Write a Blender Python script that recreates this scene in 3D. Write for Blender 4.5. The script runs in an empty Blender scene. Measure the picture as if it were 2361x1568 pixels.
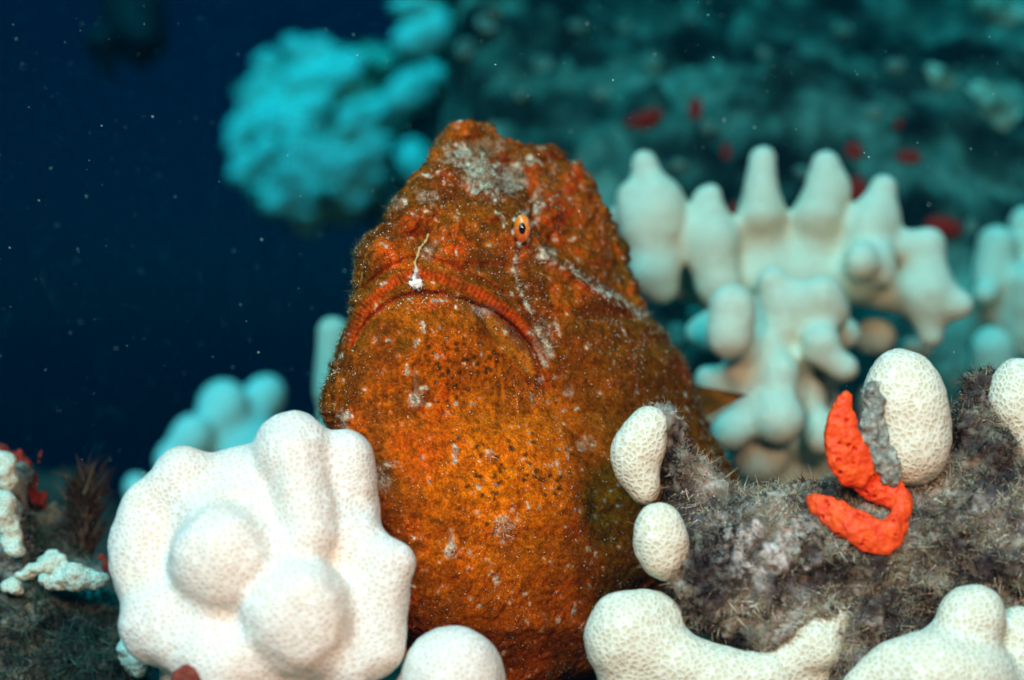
import bpy, math, random
import numpy as np
from mathutils import Vector, Matrix

random.seed(5)
RNG = np.random.default_rng(7)
scene = bpy.context.scene
COL = scene.collection

# ------------------------------------------------------------------ camera
LENS, SENSOR = 60.0, 36.0
CZ = 0.30                                  # camera height above the reef datum
K = (SENSOR / LENS) / 2361.0               # metres per picture unit at 1 m (picture 2361 units wide)
cam_d = bpy.data.cameras.new('camera')
cam = bpy.data.objects.new('camera', cam_d)
COL.objects.link(cam)
cam.location = (0, 0, CZ)
cam.rotation_euler = (math.radians(90), 0, 0)
cam_d.lens = LENS
cam_d.sensor_width = SENSOR
cam_d.clip_start = 0.01
cam_d.clip_end = 200.0
cam_d.dof.use_dof = True
cam_d.dof.focus_distance = 0.508
cam_d.dof.aperture_fstop = 6.5
scene.camera = cam

# ------------------------------------------------------------------ world (daylight filtered by the water)
SUN_EL, SUN_ROT = math.radians(46), math.radians(200)
world = bpy.data.worlds.new('World')
scene.world = world
world.use_nodes = True
wn, wl = world.node_tree.nodes, world.node_tree.links
wn.clear()
w_out = wn.new('ShaderNodeOutputWorld')
w_bg = wn.new('ShaderNodeBackground')
w_sky = wn.new('ShaderNodeTexSky')
w_sky.sky_type = 'NISHITA'
w_sky.sun_disc = False
w_sky.sun_elevation = SUN_EL
w_sky.sun_rotation = SUN_ROT
w_mul = wn.new('ShaderNodeMix'); w_mul.data_type = 'RGBA'; w_mul.blend_type = 'MULTIPLY'
w_mul.inputs[0].default_value = 1.0
w_mul.inputs[7].default_value = (0.01, 0.64, 0.62, 1)     # sea water takes the red out of the daylight
wl.new(w_sky.outputs[0], w_mul.inputs[6])
wl.new(w_mul.outputs[2], w_bg.inputs[0])
w_bg.inputs[1].default_value = 0.085
wl.new(w_bg.outputs[0], w_out.inputs[0])

# sun, softened and tinted by the water above the reef
sd = bpy.data.lights.new('sun', 'SUN')
sd.energy = 5.0
sd.color = (0.01, 0.96, 1.0)
sd.angle = math.radians(40)
sun = bpy.data.objects.new('sun', sd)
COL.objects.link(sun)
sun.rotation_euler = (math.radians(44), 0, math.radians(-20))

# the photographer's two strobes on their arms beside the camera (the photo is flash-lit)
def strobe(loc, target, watts, size):
    d = bpy.data.lights.new('strobe', 'AREA')
    d.shape = 'DISK'
    d.size = size
    d.energy = watts
    d.color = (1.0, 0.27, 0.16)
    o = bpy.data.objects.new('strobe', d)
    COL.objects.link(o)
    o.location = loc
    o.rotation_euler = (Vector(target) - Vector(loc)).to_track_quat('-Z', 'Y').to_euler()
    return o
strobe((-0.22, -0.05, CZ + 0.24), (-0.03, 0.50, CZ - 0.03), 3.0, 0.10)
strobe((0.13, -0.08, CZ + 0.20), (0.06, 0.52, CZ - 0.01), 4.4, 0.10)

vs = scene.view_settings
vs.view_transform = 'Standard'
vs.look = 'None'
vs.exposure = 1.05
vs.gamma = 1.0
vs.use_curve_mapping = False
scene.cycles.max_bounces = 6
scene.cycles.diffuse_bounces = 3
scene.cycles.volume_bounces = 0
scene.cycles.use_denoising = True
scene.cycles.caustics_reflective = False
scene.cycles.caustics_refractive = False

# ------------------------------------------------------------------ helpers: picture point to world, noise
def P(u, v, D):
    return np.array([(u - 1180.5) * K * D, D, CZ + (784 - v) * K * D])

def PX(p):
    """world points -> picture units (used to lay out pigment and growth)"""
    return 1180.5 + p[:, 0] / (K * p[:, 1]), 784 - (p[:, 2] - CZ) / (K * p[:, 1])

def _hash(ix, iy, iz, seed):
    h = (ix.astype(np.uint32) * np.uint32(374761393) + iy.astype(np.uint32) * np.uint32(668265263)
         + iz.astype(np.uint32) * np.uint32(2147483647) + np.uint32((seed * 974711 + 1013) & 0xffffffff))
    h = (h ^ (h >> np.uint32(13))) * np.uint32(1274126177)
    h = (h ^ (h >> np.uint32(16))) * np.uint32(2246822519)
    return h ^ (h >> np.uint32(15))

def noise(p, seed=0):
    """value noise with smooth lattice, about -1..1"""
    i = np.floor(p).astype(np.int64)
    f = p - i
    w = f * f * f * (f * (f * 6 - 15) + 10)
    out = 0
    for dx in (0, 1):
        wx = w[:, 0] if dx else 1 - w[:, 0]
        for dy in (0, 1):
            wy = w[:, 1] if dy else 1 - w[:, 1]
            for dz in (0, 1):
                wz = w[:, 2] if dz else 1 - w[:, 2]
                out = out + wx * wy * wz * (_hash(i[:, 0] + dx, i[:, 1] + dy, i[:, 2] + dz, seed) / 4294967295.0)
    return out * 2 - 1

def fbm(p, octaves=4, seed=0, gain=0.5):
    a, t, s = 1.0, 0, 0
    for o in range(octaves):
        t = t + a * noise(p * (2.03 ** o) + 17.3 * o, seed + o)
        s += a
        a *= gain
    return t / s * 1.5

def worley(p, seed=0):
    i = np.floor(p).astype(np.int64)
    best = np.full(len(p), 9.0)
    for dx in (-1, 0, 1):
        for dy in (-1, 0, 1):
            for dz in (-1, 0, 1):
                c = i + np.array([dx, dy, dz])
                q = np.stack([_hash(c[:, 0], c[:, 1], c[:, 2], seed + k) / 4294967295.0 for k in (0, 1, 2)], 1) + c
                best = np.minimum(best, ((q - p) ** 2).sum(1))
    return np.sqrt(best)

def sstep(a, b, x):
    t = np.clip((x - a) / (b - a), 0, 1)
    return t * t * (3 - 2 * t)

def poly_dist(u, v, pts):
    """distance to a polyline in picture units, with the running parameter 0..1"""
    pts = np.array(pts, float)
    seg = np.linalg.norm(np.diff(pts, axis=0), axis=1)
    cum = np.concatenate([[0], np.cumsum(seg)])
    best = np.full(u.shape, 1e9); par = np.zeros(u.shape)
    for a, b, L, c in zip(pts[:-1], pts[1:], seg, cum):
        d = b - a
        t = np.clip(((u - a[0]) * d[0] + (v - a[1]) * d[1]) / (L * L), 0, 1)
        dd = np.hypot(u - a[0] - t * d[0], v - a[1] - t * d[1])
        m = dd < best
        best = np.where(m, dd, best)
        par = np.where(m, (c + t * L) / cum[-1], par)
    return best, par

def gau(d, s):
    return np.exp(-(d / s) ** 2)

def blob(u, v, cu, cv, su, sv):
    return np.exp(-((u - cu) / su) ** 2 - ((v - cv) / sv) ** 2)

# ------------------------------------------------------------------ helpers: objects
def build_mesh(name, verts, faces, smooth=True, color=None):
    me = bpy.data.meshes.new(name)
    verts = np.asarray(verts, np.float32)
    faces = np.asarray(faces, np.int32)
    n = faces.shape[1]
    me.vertices.add(len(verts)); me.vertices.foreach_set('co', verts.ravel())
    me.loops.add(faces.size); me.loops.foreach_set('vertex_index', faces.ravel())
    me.polygons.add(len(faces))
    me.polygons.foreach_set('loop_start', np.arange(0, faces.size, n, dtype=np.int32))
    me.polygons.foreach_set('loop_total', np.full(len(faces), n, np.int32))
    if smooth:
        me.polygons.foreach_set('use_smooth', np.ones(len(faces), bool))
    if color is not None:
        at = me.color_attributes.new('Col', 'FLOAT_COLOR', 'POINT')
        c = np.ones((len(verts), 4), np.float32); c[:, :color.shape[1]] = color
        at.data.foreach_set('color', c.ravel())
    me.update()
    me.validate()
    return me

def obj(name, verts, faces, mat, parent=None, color=None, smooth=True, kind=None, label=None, cat=None, group=None, base=None):
    verts = np.asarray(verts, float)
    if parent is not None:
        off = np.array(parent.location)
        if parent.parent is not None:
            off = off + np.array(parent.parent.location)
    else:
        off = np.array(base if base is not None else [verts[:, 0].mean(), verts[:, 1].mean(), verts[:, 2].min()])
    me = build_mesh(name, verts - off, faces, smooth, color)
    o = bpy.data.objects.new(name, me)
    COL.objects.link(o)
    o.data.materials.append(mat)
    if parent is not None:
        o.parent = parent
    else:
        o.location = off
    tag(o, label, cat, group, kind)
    return o

def tag(o, label=None, cat=None, group=None, kind=None):
    if label: o['label'] = label
    if cat: o['category'] = cat
    if group: o['group'] = group
    if kind: o['kind'] = kind
    return o

def thing(name, loc, label, cat, group=None):
    o = bpy.data.objects.new(name, None)
    o.empty_display_size = 0.02
    COL.objects.link(o)
    o.location = [float(x) for x in loc]
    return tag(o, label, cat, group)

# ------------------------------------------------------------------ helpers: rounded solids by signed distance + surface nets
def cap(a, b):
    """tapered capsule between picture points (u, v, D, r)"""
    return ('c', P(*a[:3]), P(*b[:3]), a[3] * K * a[2], b[3] * K * b[2])

def wcap(a, b, ra, rb):
    return ('c', np.array(a, float), np.array(b, float), ra, rb)

def ell(u, v, D, ru, rv, rd=None, rot=0.0):
    rd = rd if rd is not None else (ru + rv) / 2
    return ('e', P(u, v, D), np.array([ru, rd, rv]) * K * D, math.radians(rot))

def ball(u, v, D, r):
    return ell(u, v, D, r, r, r)

def sdf_eval(prims, k, p):
    out = None
    for pr in prims:
        if pr[0] == 'c':
            a, b, ra, rb = pr[1:]
            d = b - a
            L2 = float(d @ d) + 1e-12
            t = np.clip(((p - a) @ d) / L2, 0, 1)
            q = np.linalg.norm(p - a - t[:, None] * d, axis=1) - (ra + (rb - ra) * t)
        else:
            c, r, rot = pr[1:]
            x = p - c
            if rot:
                cs, sn = math.cos(rot), math.sin(rot)
                x = np.stack([x[:, 0] * cs - x[:, 2] * sn, x[:, 1], x[:, 0] * sn + x[:, 2] * cs], 1)
            k0 = np.linalg.norm(x / r, axis=1)
            k1 = np.linalg.norm(x / (r * r), axis=1) + 1e-9
            q = k0 * (k0 - 1) / k1
            q = np.where(k0 < 1e-6, -r.min(), q)
        if out is None:
            out = q
        else:
            h = np.maximum(k - np.abs(out - q), 0) / k
            out = np.minimum(out, q) - h * h * k * 0.25
    return out

def prim_bounds(prims, pad):
    lo, hi = np.full(3, 1e9), np.full(3, -1e9)
    for pr in prims:
        if pr[0] == 'c':
            r = max(pr[3], pr[4])
            pts = [pr[1] - r, pr[1] + r, pr[2] - r, pr[2] + r]
        else:
            r = pr[2].max() if pr[3] else pr[2]
            pts = [pr[1] - r, pr[1] + r]
        for q in pts:
            lo = np.minimum(lo, q); hi = np.maximum(hi, q)
    return lo - pad, hi + pad

def surface_nets(f, lo, h):
    ins = f < 0
    nx, ny, nz = f.shape
    cnt = np.zeros((nx - 1, ny - 1, nz - 1), np.int8)
    for dx in (0, 1):
        for dy in (0, 1):
            for dz in (0, 1):
                cnt += ins[dx:nx - 1 + dx, dy:ny - 1 + dy, dz:nz - 1 + dz]
    mask = (cnt > 0) & (cnt < 8)
    ci = np.argwhere(mask)
    idx = np.full(mask.shape, -1, np.int64)
    idx[mask] = np.arange(len(ci))
    pos = np.zeros((len(ci), 3)); num = np.zeros(len(ci))
    corners = [(a, b, c) for a in (0, 1) for b in (0, 1) for c in (0, 1)]
    for a in corners:
        for ax in range(3):
            if a[ax] == 0:
                b = list(a); b[ax] = 1
                fa = f[ci[:, 0] + a[0], ci[:, 1] + a[1], ci[:, 2] + a[2]]
                fb = f[ci[:, 0] + b[0], ci[:, 1] + b[1], ci[:, 2] + b[2]]
                m = (fa < 0) != (fb < 0)
                t = np.where(m, fa / np.where(fa == fb, 1, fa - fb), 0)
                q = np.tile(np.array(a, float), (len(ci), 1)); q[:, ax] += t
                pos[m] += q[m]; num[m] += 1
    verts = lo + (ci + pos / num[:, None]) * h
    faces = []
    for ax in range(3):
        o1, o2 = [(1, 2), (2, 0), (0, 1)][ax]
        sl0 = [slice(None)] * 3; sl1 = [slice(None)] * 3
        sl0[ax] = slice(0, -1); sl1[ax] = slice(1, None)
        a, b = ins[tuple(sl0)], ins[tuple(sl1)]
        for sgn, m in ((1, a & ~b), (-1, ~a & b)):
            e = np.argwhere(m)
            ok = (e[:, o1] > 0) & (e[:, o2] > 0) & (e[:, o1] < f.shape[o1] - 1) & (e[:, o2] < f.shape[o2] - 1)
            e = e[ok]
            if not len(e):
                continue
            def cell(d1, d2):
                c = e.copy(); c[:, o1] -= d1; c[:, o2] -= d2
                return idx[c[:, 0], c[:, 1], c[:, 2]]
            q = np.stack([cell(1, 1), cell(0, 1), cell(0, 0), cell(1, 0)], 1)
            faces.append(q if sgn > 0 else q[:, ::-1])
    faces = np.concatenate(faces)
    return verts, faces[(faces >= 0).all(1)]

def normals(verts, faces):
    fn = np.cross(verts[faces[:, 2]] - verts[faces[:, 0]], verts[faces[:, -1]] - verts[faces[:, 1]])
    n = np.zeros_like(verts)
    for i in range(faces.shape[1]):
        np.add.at(n, faces[:, i], fn)
    return n / (np.linalg.norm(n, axis=1, keepdims=True) + 1e-12)

def sdf_mesh(prims, k, h, lump=0.0, lump_scale=120.0, seed=0, lump2=0.0):
    lo, hi = prim_bounds(prims, 2.5 * h + lump)
    n = np.ceil((hi - lo) / h).astype(int) + 1
    ax = [lo[i] + np.arange(n[i]) * h for i in range(3)]
    g = np.stack(np.meshgrid(*ax, indexing='ij'), -1).reshape(-1, 3)
    f = sdf_eval(prims, k, g).reshape(n)
    v, q = surface_nets(f, lo, h)
    nn = normals(v, q)
    if lump:
        v = v + nn * (fbm(v * lump_scale, 3, seed) * lump)[:, None]
    if lump2:
        v = v + nn * (fbm(v * lump_scale * 4, 2, seed + 50) * lump2)[:, None]
    return v, q

def first_hit(prims, k, u, v, d0=0.3, d1=1.2):
    """distance from the camera axis at which the picture ray meets the solid"""
    ds = np.linspace(d0, d1, 3000)
    s = sdf_eval(prims, k, np.stack([P(u, v, d) for d in ds]))
    w = np.where(s < 0)[0]
    return float(ds[w[0]]) if len(w) else None

def ribbons(roots, dirs, lens, wid, curl, rng, tips=0.15, segs=3):
    """thin curved blades: returns verts, quads-as-triangles"""
    n = len(roots)
    side = np.cross(dirs, rng.normal(size=(n, 3)))
    side /= np.linalg.norm(side, axis=1, keepdims=True) + 1e-9
    bend = rng.normal(size=(n, 3)) * curl
    vs_, fs = [], []
    for s in range(segs + 1):
        t = s / segs
        c = roots + dirs * (lens * t)[:, None] + bend * (lens * t * t)[:, None]
        w = wid * (1 - t * (1 - tips))
        vs_.append(c - side * w[:, None]); vs_.append(c + side * w[:, None])
    V = np.stack(vs_, 1).reshape(-1, 3)
    m = 2 * (segs + 1)
    b = np.arange(n)[:, None] * m
    for s in range(segs):
        fs.append(b + np.array([[2 * s, 2 * s + 1, 2 * s + 3, 2 * s + 2]]))
    return V, np.concatenate(fs), m

def scatter(verts, faces, n, rng, mask=None):
    """area-weighted points with normals on a quad mesh"""
    a, b, c, d = (verts[faces[:, i]] for i in range(4))
    fn = np.cross(c - a, d - b)
    ar = np.linalg.norm(fn, axis=1)
    cen = (a + b + c + d) / 4
    w = ar.copy()
    if mask is not None:
        w = w * np.clip(mask(cen, fn / (ar[:, None] + 1e-12)), 0, None)
    i = rng.choice(len(faces), n, p=w / w.sum())
    s, t = rng.random((n, 1)), rng.random((n, 1))
    p = (a[i] * (1 - s) + b[i] * s) * (1 - t) + (d[i] * (1 - s) + c[i] * s) * t
    return p, fn[i] / (ar[i][:, None] + 1e-12)

# ------------------------------------------------------------------ materials
def new_mat(name, rough=0.8, spec=0.3):
    m = bpy.data.materials.new(name)
    m.use_nodes = True
    nt = m.node_tree
    b = nt.nodes['Principled BSDF']
    b.inputs['Roughness'].default_value = rough
    b.inputs['Specular IOR Level'].default_value = spec
    return m, nt, b

def nd(nt, typ, **kw):
    n = nt.nodes.new(typ)
    for k_, v_ in kw.items():
        setattr(n, k_, v_)
    return n

def mixc(nt, fac, a, b, mode='MIX'):
    m = nd(nt, 'ShaderNodeMix', data_type='RGBA', blend_type=mode)
    for sock, val in ((m.inputs[0], fac), (m.inputs[6], a), (m.inputs[7], b)):
        if hasattr(val, 'default_value') or hasattr(val, 'links'):
            nt.links.new(val, sock)
        elif isinstance(val, (int, float)):
            sock.default_value = val
        else:
            sock.default_value = (*val, 1) if len(val) == 3 else val
    return m.outputs[2]

def ramp(nt, src, stops):
    r = nd(nt, 'ShaderNodeValToRGB')
    while len(r.color_ramp.elements) < len(stops):
        r.color_ramp.elements.new(0.5)
    for e, (p_, c_) in zip(r.color_ramp.elements, stops):
        e.position = p_
        e.color = (*c_, 1) if len(c_) == 3 else c_
    nt.links.new(src, r.inputs[0])
    return r.outputs[0]

def coral_mat(name, wall, cup, cell, blush=(0.80, 0.62, 0.46), depth=0.0005, blush_amt=0.5, attr=False):
    """stony coral skin: a mesh of pale cup walls round slightly darker cups"""
    m, nt, b = new_mat(name, 0.75, 0.25)
    tc = nd(nt, 'ShaderNodeTexCoord')
    vo = nd(nt, 'ShaderNodeTexVoronoi', feature='DISTANCE_TO_EDGE')
    vo.inputs['Scale'].default_value = 1.0 / cell
    vo.inputs['Randomness'].default_value = 0.80
    v1 = nd(nt, 'ShaderNodeTexVoronoi', feature='F1')
    v1.inputs['Scale'].default_value = 1.0 / cell
    v1.inputs['Randomness'].default_value = 0.80
    mp = nd(nt, 'ShaderNodeMapping'); mp.inputs['Rotation'].default_value = (0.61, 0.43, 0.71)
    wz = nd(nt, 'ShaderNodeTexNoise'); wz.inputs['Scale'].default_value = 170.0; wz.inputs['Detail'].default_value = 1.0
    va = nd(nt, 'ShaderNodeVectorMath', operation='MULTIPLY_ADD')
    va.inputs[1].default_value = (0.0016, 0.0016, 0.0016)
    nt.links.new(tc.outputs['Object'], wz.inputs['Vector'])
    nt.links.new(wz.outputs['Color'], va.inputs[0])
    nt.links.new(tc.outputs['Object'], va.inputs[2])
    nt.links.new(va.outputs[0], mp.inputs['Vector'])
    for t in (vo, v1):
        nt.links.new(mp.outputs[0], t.inputs['Vector'])
    nz = nd(nt, 'ShaderNodeTexNoise'); nz.inputs['Scale'].default_value = 55.0; nz.inputs['Detail'].default_value = 3.0
    nt.links.new(tc.outputs['Object'], nz.inputs['Vector'])
    wallmask = ramp(nt, vo.outputs['Distance'], [(0.03, (1, 1, 1)), (0.13, (0, 0, 0))])
    base = mixc(nt, wallmask, cup, wall)
    bl = ramp(nt, nz.outputs['Fac'], [(0.48, (0, 0, 0)), (0.72, (blush_amt,) * 3)])
    base = mixc(nt, bl, base, mixc(nt, 0.6, base, blush))
    if attr:
        at = nd(nt, 'ShaderNodeAttribute', attribute_name='Col')
        base = mixc(nt, 1.0, base, at.outputs['Color'], 'MULTIPLY')
    nt.links.new(base, b.inputs['Base Color'])
    hgt = ramp(nt, vo.outputs['Distance'], [(0.0, (1, 1, 1)), (0.13, (0.75, 0.75, 0.75)), (0.30, (0.1, 0.1, 0.1)), (0.5, (0.25, 0.25, 0.25))])
    bp = nd(nt, 'ShaderNodeBump'); bp.inputs['Strength'].default_value = 0.8; bp.inputs['Distance'].default_value = depth
    nt.links.new(hgt, bp.inputs['Height'])
    nt.links.new(bp.outputs['Normal'], b.inputs['Normal'])
    return m

def noise_mat(name, stops, scale, rough=0.9, bump=0.0, detail=6.0, bump_scale=None, spec=0.2):
    m, nt, b = new_mat(name, rough, spec)
    tc = nd(nt, 'ShaderNodeTexCoord')
    nz = nd(nt, 'ShaderNodeTexNoise'); nz.inputs['Scale'].default_value = scale; nz.inputs['Detail'].default_value = detail
    nz.inputs['Roughness'].default_value = 0.62
    nt.links.new(tc.outputs['Object'], nz.inputs['Vector'])
    nt.links.new(ramp(nt, nz.outputs['Fac'], stops), b.inputs['Base Color'])
    if bump:
        n2 = nd(nt, 'ShaderNodeTexNoise'); n2.inputs['Scale'].default_value = bump_scale or scale * 3; n2.inputs['Detail'].default_value = 4.0
        nt.links.new(tc.outputs['Object'], n2.inputs['Vector'])
        bp = nd(nt, 'ShaderNodeBump'); bp.inputs['Strength'].default_value = 0.8; bp.inputs['Distance'].default_value = bump
        nt.links.new(n2.outputs['Fac'], bp.inputs['Height'])
        nt.links.new(bp.outputs['Normal'], b.inputs['Normal'])
    return m

def attr_mat(name, rough=0.85, spec=0.2, translucent=0.0):
    m, nt, b = new_mat(name, rough, spec)
    at = nd(nt, 'ShaderNodeAttribute', attribute_name='Col')
    nt.links.new(at.outputs['Color'], b.inputs['Base Color'])
    if translucent:
        b.inputs['Transmission Weight'].default_value = translucent
    return m

M = {}
M['lobe'] = coral_mat('lobe_coral_skin', (0.86, 0.85, 0.82), (0.70, 0.64, 0.56), 0.00152, depth=0.00030)
M['knob'] = coral_mat('knob_coral_skin', (0.84, 0.83, 0.74), (0.67, 0.62, 0.47), 0.00172, depth=0.00035, blush_amt=0.25)
M['finger'] = coral_mat('finger_coral_skin', (0.90, 0.76, 0.60), (0.86, 0.70, 0.53), 0.0016, blush_amt=0.3)
M['far_patch'] = noise_mat('far_patch_skin', [(0.38, (0.10, 0.11, 0.08)), (0.46, (0.85, 0.83, 0.72)), (0.75, (0.95, 0.93, 0.84))], 26.0)
M['far_coral'] = noise_mat('far_coral_skin', [(0.30, (0.80, 0.77, 0.66)), (0.75, (0.90, 0.87, 0.76))], 30.0)
M['nub'] = noise_mat('nub_skin', [(0.38, (0.06, 0.07, 0.05)), (0.62, (0.42, 0.43, 0.34))], 90.0)
M['patchy'] = noise_mat('patchy_coral_skin', [(0.42, (0.06, 0.06, 0.03)), (0.52, (0.50, 0.48, 0.36)), (0.75, (0.82, 0.80, 0.66))], 22.0, detail=3.0)
M['crust'] = noise_mat('pitted_dead_patch', [(0.30, (0.05, 0.05, 0.045)), (0.52, (0.26, 0.27, 0.24)), (0.72, (0.55, 0.56, 0.50))], 420.0, bump=0.0012, bump_scale=700)
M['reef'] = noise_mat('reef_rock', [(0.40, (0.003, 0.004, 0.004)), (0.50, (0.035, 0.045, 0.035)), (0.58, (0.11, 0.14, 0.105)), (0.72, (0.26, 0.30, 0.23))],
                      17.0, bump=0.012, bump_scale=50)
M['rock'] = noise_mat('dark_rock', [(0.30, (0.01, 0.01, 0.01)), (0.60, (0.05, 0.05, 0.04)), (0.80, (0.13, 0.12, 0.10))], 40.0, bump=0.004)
def dead_mat():
    m = noise_mat('dead_coral_crust', [(0.30, (0.018, 0.013, 0.016)), (0.46, (0.06, 0.045, 0.045)), (0.56, (0.18, 0.15, 0.11)),
                                       (0.66, (0.45, 0.39, 0.34)), (0.76, (0.70, 0.65, 0.60))], 75.0, bump=0.002, bump_scale=320)
    nt = m.node_tree
    b = nt.nodes['Principled BSDF']
    src = b.inputs['Base Color'].links[0].from_socket
    at = nd(nt, 'ShaderNodeAttribute', attribute_name='Col')
    nz = nd(nt, 'ShaderNodeTexNoise'); nz.inputs['Scale'].default_value = 500.0; nz.inputs['Detail'].default_value = 4.0
    tc = nd(nt, 'ShaderNodeTexCoord'); nt.links.new(tc.outputs['Object'], nz.inputs['Vector'])
    pale = ramp(nt, nz.outputs['Fac'], [(0.34, (0.15, 0.125, 0.11)), (0.50, (0.50, 0.43, 0.40)), (0.66, (0.80, 0.74, 0.70))])
    nt.links.new(mixc(nt, at.outputs['Fac'], src, pale), b.inputs['Base Color'])
    return m
M['dead'] = dead_mat()
M['turf'] = attr_mat('algal_turf')
M['maroon'] = noise_mat('maroon_sponge', [(0.3, (0.10, 0.02, 0.015)), (0.7, (0.28, 0.06, 0.04))], 500.0, bump=0.0008)
M['dull_red'] = noise_mat('dull_red_sponge', [(0.35, (0.12, 0.03, 0.02)), (0.6, (0.42, 0.03, 0.02))], 420.0, bump=0.001)
M['far_red'] = noise_mat('red_sponge_far', [(0.3, (0.40, 0.012, 0.008)), (0.7, (0.62, 0.022, 0.012))], 90.0)
M['dark_fish'] = noise_mat('dark_fish_skin', [(0.3, (0.004, 0.004, 0.006)), (0.7, (0.010, 0.010, 0.014))], 30.0, rough=0.6)

def sponge_mat():
    m, nt, b = new_mat('orange_sponge', 0.55, 0.35)
    tc = nd(nt, 'ShaderNodeTexCoord')
    at = nd(nt, 'ShaderNodeAttribute', attribute_name='Col')
    nz = nd(nt, 'ShaderNodeTexNoise'); nz.inputs['Scale'].default_value = 260.0
    nt.links.new(tc.outputs['Object'], nz.inputs['Vector'])
    c = mixc(nt, ramp(nt, nz.outputs['Fac'], [(0.35, (0, 0, 0)), (0.7, (1, 1, 1))]), (0.78, 0.045, 0.005), (0.90, 0.10, 0.010))
    nt.links.new(mixc(nt, 1.0, c, at.outputs['Color'], 'MULTIPLY'), b.inputs['Base Color'])
    b.inputs['Subsurface Weight'].default_value = 0.0
    n2 = nd(nt, 'ShaderNodeTexNoise'); n2.inputs['Scale'].default_value = 1400.0
    nt.links.new(tc.outputs['Object'], n2.inputs['Vector'])
    bp = nd(nt, 'ShaderNodeBump'); bp.inputs['Strength'].default_value = 0.5; bp.inputs['Distance'].default_value = 0.0003
    nt.links.new(n2.outputs['Fac'], bp.inputs['Height'])
    nt.links.new(bp.outputs['Normal'], b.inputs['Normal'])
    return m
M['sponge'] = sponge_mat()

# ================================================================== SETTING: reef ground
def ground_h(x, y):
    p = np.stack([x, y, np.zeros_like(x)], 1)
    # terrace the fish and corals sit on, climbing behind to the right, dropping away on the left
    slope = np.interp(y, [-20, 0.5, 0.74, 0.80, 0.90, 1.0, 1.25, 2.0, 6.0, 20.0],
                      [0.14, 0.172, 0.175, 0.205, 0.365, 0.430, 0.560, 0.96, 1.9, 2.6])
    edge = -0.042 * np.clip(y, 0.8, 6) + 0.02 * noise(p * 6 + 3, 91)
    side = sstep(-0.05, 0.03, x - edge)
    left = np.interp(y, [-20, 0.60, 0.78, 1.0, 20], [0.14, 0.165, 0.10, -0.7, -1.5])
    far = sstep(0.60, 0.88, y)
    z = (1 - far) * np.minimum(slope, 0.175 + 0 * x) + far * (side * slope + (1 - side) * left)
    amp = 0.006 + 0.022 * sstep(0.78, 0.95, y)
    z = z + fbm(p * 10.0, 4, 11) * amp + np.abs(fbm(p * 38.0, 3, 31)) * amp * 0.9
    return z

def spaced(lo, hi, c0, c1, fine, grow):
    a = list(np.arange(c0, c1 + 1e-9, fine))
    s = fine
    while a[-1] < hi:
        s *= grow; a.append(a[-1] + s)
    s = fine
    while a[0] > lo:
        s *= grow; a.insert(0, a[0] - s)
    return np.array(a)

gx = spaced(-14, 14, -0.2, 0.50, 0.0065, 1.08)
gy = spaced(-14, 14, 0.74, 1.5, 0.0065, 1.08)
GX, GY = np.meshgrid(gx, gy, indexing='ij')
gz = ground_h(GX.ravel(), GY.ravel())
gv = np.stack([GX.ravel(), GY.ravel(), gz], 1)
ii = np.arange(len(gx) * len(gy)).reshape(len(gx), len(gy))
gf = np.stack([ii[:-1, :-1], ii[1:, :-1], ii[1:, 1:], ii[:-1, 1:]], -1).reshape(-1, 4)
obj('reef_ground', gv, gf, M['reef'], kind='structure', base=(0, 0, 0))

def ground_hit(u, v, d0=0.75, d1=4.0):
    ds = np.linspace(d0, d1, 4000)
    pts = np.stack([(u - 1180.5) * K * ds, ds, CZ + (784 - v) * K * ds], 1)
    w = np.where(pts[:, 2] < ground_h(pts[:, 0], pts[:, 1]))[0]
    return float(ds[w[0]]) if len(w) else None

def gz_at(x, y):
    return float(ground_h(np.array([x]), np.array([y]))[0])

def stalk(u, v, D, r, rb=None):
    """a stem from a picture point straight down to the reef ground"""
    a = P(u, v, D)
    z = gz_at(a[0], a[1]) - 0.008
    return wcap(a, (a[0], a[1], z), r * K * D, (rb or r) * K * D)

# water: one closed box of sea water round everything
bx = 16.0
hv = np.array([(x, y, z) for x in (-bx, bx) for y in (-bx, bx) for z in (-3.2, 3.4)], float)
hf = np.array([(0, 1, 3, 2), (4, 6, 7, 5), (0, 4, 5, 1), (2, 3, 7, 6), (0, 2, 6, 4), (1, 5, 7, 3)])
hm = bpy.data.materials.new('sea_water'); hm.use_nodes = True
hn = hm.node_tree; hn.nodes.remove(hn.nodes['Principled BSDF'])
pv = hn.nodes.new('ShaderNodeVolumePrincipled')
pv.inputs['Density'].default_value = 0.98
pv.inputs['Color'].default_value = (0.0, 0.0045, 0.011, 1)
pv.inputs['Absorption Color'].default_value = (0.0, 0.52, 0.60, 1)
hn.links.new(pv.outputs[0], hn.nodes['Material Output'].inputs['Volume'])
obj('haze', hv, hf, hm, kind='stuff', smooth=False, base=(0, 0, 0))

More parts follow.
